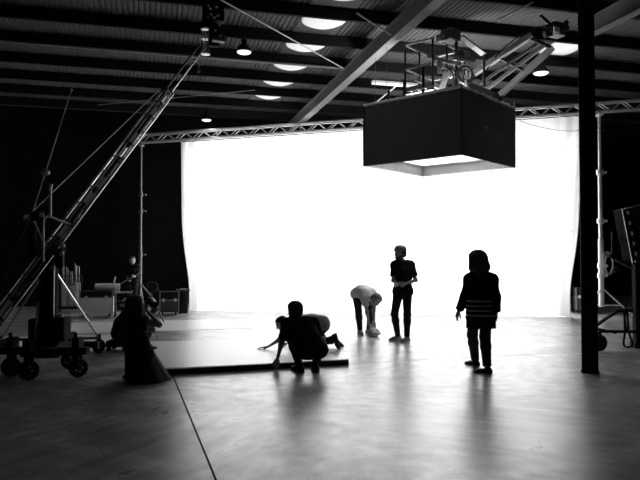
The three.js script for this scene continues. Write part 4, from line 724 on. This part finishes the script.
// 5. man on hands and knees behind him
person({
  label: 'man in a patterned shirt on hands and knees behind the crouching man', at: ground(305, 348), face: [-0.8, -0.5, 0.1], up: [-0.4, 0.9, 0],
  j: { pel: [0.29, 0.42, 0.0], chest: [-0.06, 0.42, 0.0], neck: [-0.25, 0.42, 0.0], head: [-0.385, 0.4, 0.0], shL: [-0.2, 0.36, 0.17], shR: [-0.2, 0.38, -0.17], elL: [-0.42, 0.16, 0.2], elR: [-0.22, 0.2, -0.2], wrL: [-0.6, 0.045, 0.16], wrR: [-0.28, 0.05, -0.24], hipL: [0.29, 0.38, 0.09], hipR: [0.29, 0.38, -0.09], knL: [0.14, 0.075, 0.16], knR: [0.1, 0.075, -0.13], anL: [0.46, 0.17, 0.14], anR: [0.46, 0.1, -0.14], waist: [0.12, 0.44, 0] },
  hand: { L: { dir: [-1, -0.12, 0], palm: [0, -1, 0], curl: 0.08 }, R: { dir: [-1, -0.1, 0], palm: [0, -1, 0], curl: 0.1 } },
  toe: { L: [0.25, -0.97, 0], R: [0.7, -0.7, 0] }, down: { L: [0.97, 0.25, 0], R: [0.7, 0.7, 0] }, hair: { k: 'short', mat: M.hair },
  wear: { top: { name: 'patterned_shirt', mat: M.midCloth, sleeve: 0.85, grow: 0.02 }, legs: { name: 'trousers', mat: M.denim, grow: 0.01 }, shoes: M.shoe, sole: M.mid },
});
// 6. kneeling photographer
{
  const at6 = ground(145, 379.5);
  const w = person({
    label: 'kneeling woman in a long black dress raising a camera to her face', at: at6, face: [0.75, 0.0, -0.66], size: 0.95, skin: M.skin,
    j: { pel: [-0.02, 0.34, 0.02], chest: [-0.12, 0.62, 0.0], neck: [-0.14, 0.78, 0.0], head: [-0.125, 0.915, -0.03], shL: [-0.18, 0.72, -0.13], shR: [-0.06, 0.72, 0.12], elL: [0.02, 0.58, -0.26], elR: [0.2, 0.69, 0.12], wrL: [0.03, 0.8, -0.22], wrR: [0.02, 0.845, 0.0], hipL: [-0.03, 0.32, -0.08], hipR: [0.02, 0.32, 0.1], knL: [0.14, 0.07, -0.14], knR: [0.13, 0.07, 0.08], anL: [-0.06, 0.07, -0.14], anR: [-0.06, 0.07, 0.12], waist: [-0.08, 0.48, 0.01] },
    hand: { L: { dir: [0.2, 0.7, -0.1], palm: [0.2, 0, 0.8], curl: 0.7 }, R: { dir: [0.1, 0.5, -0.7], palm: [-0.3, 0.2, -0.6], curl: 0.7 } },
    toe: { L: [-1, -0.2, 0], R: [-1, -0.2, 0] }, down: { L: [0.1, 1, 0], R: [0.1, 1, 0] }, drop: { L: 0.005, R: 0.005 }, hair: { k: 'long', len: 0.3, mat: M.hair, grow: 0.008 },
    wear: { top: { name: 'dress_top', mat: M.dress, sleeve: 0.45, grow: 0.02 }, shoes: M.shoe },
  });
  // flared skirt spread over the floor
  const n = 64, rows = 14, P = [], I = [];
  for (let r = 0; r <= rows; r++) for (let i = 0; i < n; i++) {
    const f = r / rows, a = i / n * Math.PI * 2, y = 0.5 * (1 - f) + 0.004, e = Math.pow(f, 1.25);
    const cx = -0.105 + 0.155 * e, cz = 0.01, rx = 0.145 + 0.125 * e, rz = 0.125 + 0.18 * e, fold = 1 + 0.04 * e * Math.sin(a * 9 + Math.sin(a * 3)) ;
    P.push(cx + Math.cos(a) * rx * fold, y, cz + Math.sin(a) * rz * fold);
  }
  for (let r = 0; r < rows; r++) for (let i = 0; i < n; i++) { const a = r * n + i, b = r * n + (i + 1) % n, c = a + n, d = b + n; I.push(a, b, c, b, d, c); }
  const g = new THREE.BufferGeometry(); g.setAttribute('position', new THREE.Float32BufferAttribute(P, 3)); g.setIndex(I); g.computeVertexNormals();
  obj('skirt', g, new THREE.MeshStandardMaterial({ color: M.dress.color, roughness: 0.95, side: THREE.DoubleSide }), w.t);
  const c = thing('stills_camera', 'black stills camera held up by the kneeling photographer', 'camera', at6.clone().add(V(0.01, 0.915, -0.13)), -0.85);
  obj('camera_body', box(0.13, 0.085, 0.05, 0, 0, 0, 0, 0.012), M.black, c); obj('viewfinder', box(0.05, 0.03, 0.04, 0, 0.055, 0, 0, 0.008), M.black, c);
  const lg = new THREE.CylinderGeometry(0.034, 0.03, 0.09, 18); lg.rotateX(Math.PI / 2); lg.translate(0, 0, -0.07); obj('lens_barrel', lg, M.black, c); const fg = new THREE.CylinderGeometry(0.028, 0.028, 0.004, 18); fg.rotateX(Math.PI / 2); fg.translate(0, 0, -0.117); obj('lens_glass', fg, M.lens, c);
}
// 7. person sitting low behind the photographer
{
  const p7 = ground(124, 350.5);
  person({
    label: 'person in dark clothes sitting low on a box behind the kneeling photographer', at: p7, face: [0.5, -0.25, 0.6],
    j: { pel: [-0.06, 0.30, -0.02], chest: [0.1, 0.55, 0.0], neck: [0.26, 0.65, 0.02], head: [0.39, 0.74, 0.04], shL: [0.16, 0.6, 0.17], shR: [0.18, 0.61, -0.17], elL: [0.3, 0.36, 0.18], elR: [0.34, 0.38, -0.2], wrL: [0.46, 0.44, 0.06], wrR: [0.48, 0.45, -0.06], hipL: [-0.04, 0.28, 0.09], hipR: [-0.04, 0.28, -0.09], knL: [0.34, 0.36, 0.15], knR: [0.36, 0.36, -0.15], anL: [0.26, 0.085, 0.14], anR: [0.3, 0.085, -0.14], waist: [-0.02, 0.43, 0] },
    hand: { L: { dir: [0.6, 0.3, -0.4], palm: [0, -0.4, -0.6], curl: 0.6 }, R: { dir: [0.6, 0.2, 0.4], palm: [0, -0.3, 0.6], curl: 0.6 } },
    toe: { L: [1, 0, 0.1], R: [1, 0, -0.1] }, hair: { k: 'short', mat: M.hair },
    wear: { top: { name: 'jacket', mat: M.tee, sleeve: 1.85, grow: 0.034 }, legs: { name: 'trousers', mat: M.denim, grow: 0.012 }, shoes: M.shoe },
  });
  const t = thing('wheeled_seat', 'low black box on small wheels under the person behind the photographer', 'seat', p7.clone().add(V(-0.08, 0, -0.02)));
  obj('box_body', box(0.34, 0.1, 0.36, 0, 0.125, 0, 0, 0.02), M.black, t);
  for (const x of [-0.13, 0.13]) for (const z of [-0.14, 0.14]) { const g = new THREE.CylinderGeometry(0.04, 0.04, 0.03, 12); g.rotateX(Math.PI / 2); g.translate(x, 0.04, z); obj('caster', [g, box(0.04, 0.05, 0.04, x, 0.07, z)], M.rubber, t); }
}
// 8. operator standing among the gear at the rear wall
{
  const p8 = ground(132, 309.5);
  person({
    label: 'person in dark clothes standing by the gear at the rear wall holding a pole', at: p8, face: [0.25, -0.1, 0.95],
    j: { pel: [0.0, 0.84, 0], chest: [0.0, 1.13, 0.01], neck: [0, 1.3, 0.01], head: [0, 1.43, 0.03], shL: [-0.16, 1.23, 0], shR: [0.16, 1.23, 0], elL: [-0.2, 0.99, 0.06], elR: [0.2, 0.98, 0.06], wrL: [-0.06, 0.9, 0.24], wrR: [0.17, 0.98, 0.3], hipL: [-0.085, 0.82, 0], hipR: [0.085, 0.82, 0], knL: [-0.1, 0.45, 0.03], knR: [0.1, 0.45, 0.03], anL: [-0.11, 0.085, 0], anR: [0.11, 0.085, 0] },
    hand: { L: { palm: [0.3, -0.3, -0.6], curl: 0.9 }, R: { palm: [-0.3, -0.3, -0.6], curl: 0.9 } }, size: 0.92,
    toe: { L: [-0.2, 0, 1], R: [0.2, 0, 1] }, hair: { k: 'short', mat: M.hair },
    wear: { top: { name: 'jacket', mat: M.tee, sleeve: 1.85, grow: 0.024 }, legs: { name: 'trousers', mat: M.denim, grow: 0.01 }, shoes: M.shoe },
  });
  const q = thing('hand_pole', 'short pale pole held by the person at the rear wall', 'pole', p8);
  obj('shaft', tube(V(-0.38, 0.68, 0.30), V(0.32, 1.08, 0.33), 0.014), M.aluDull, q); obj('grip', tube(V(-0.05, 0.868, 0.314), V(0.05, 0.925, 0.318), 0.02), M.black, q);
}

renderer.render(scene, camera);
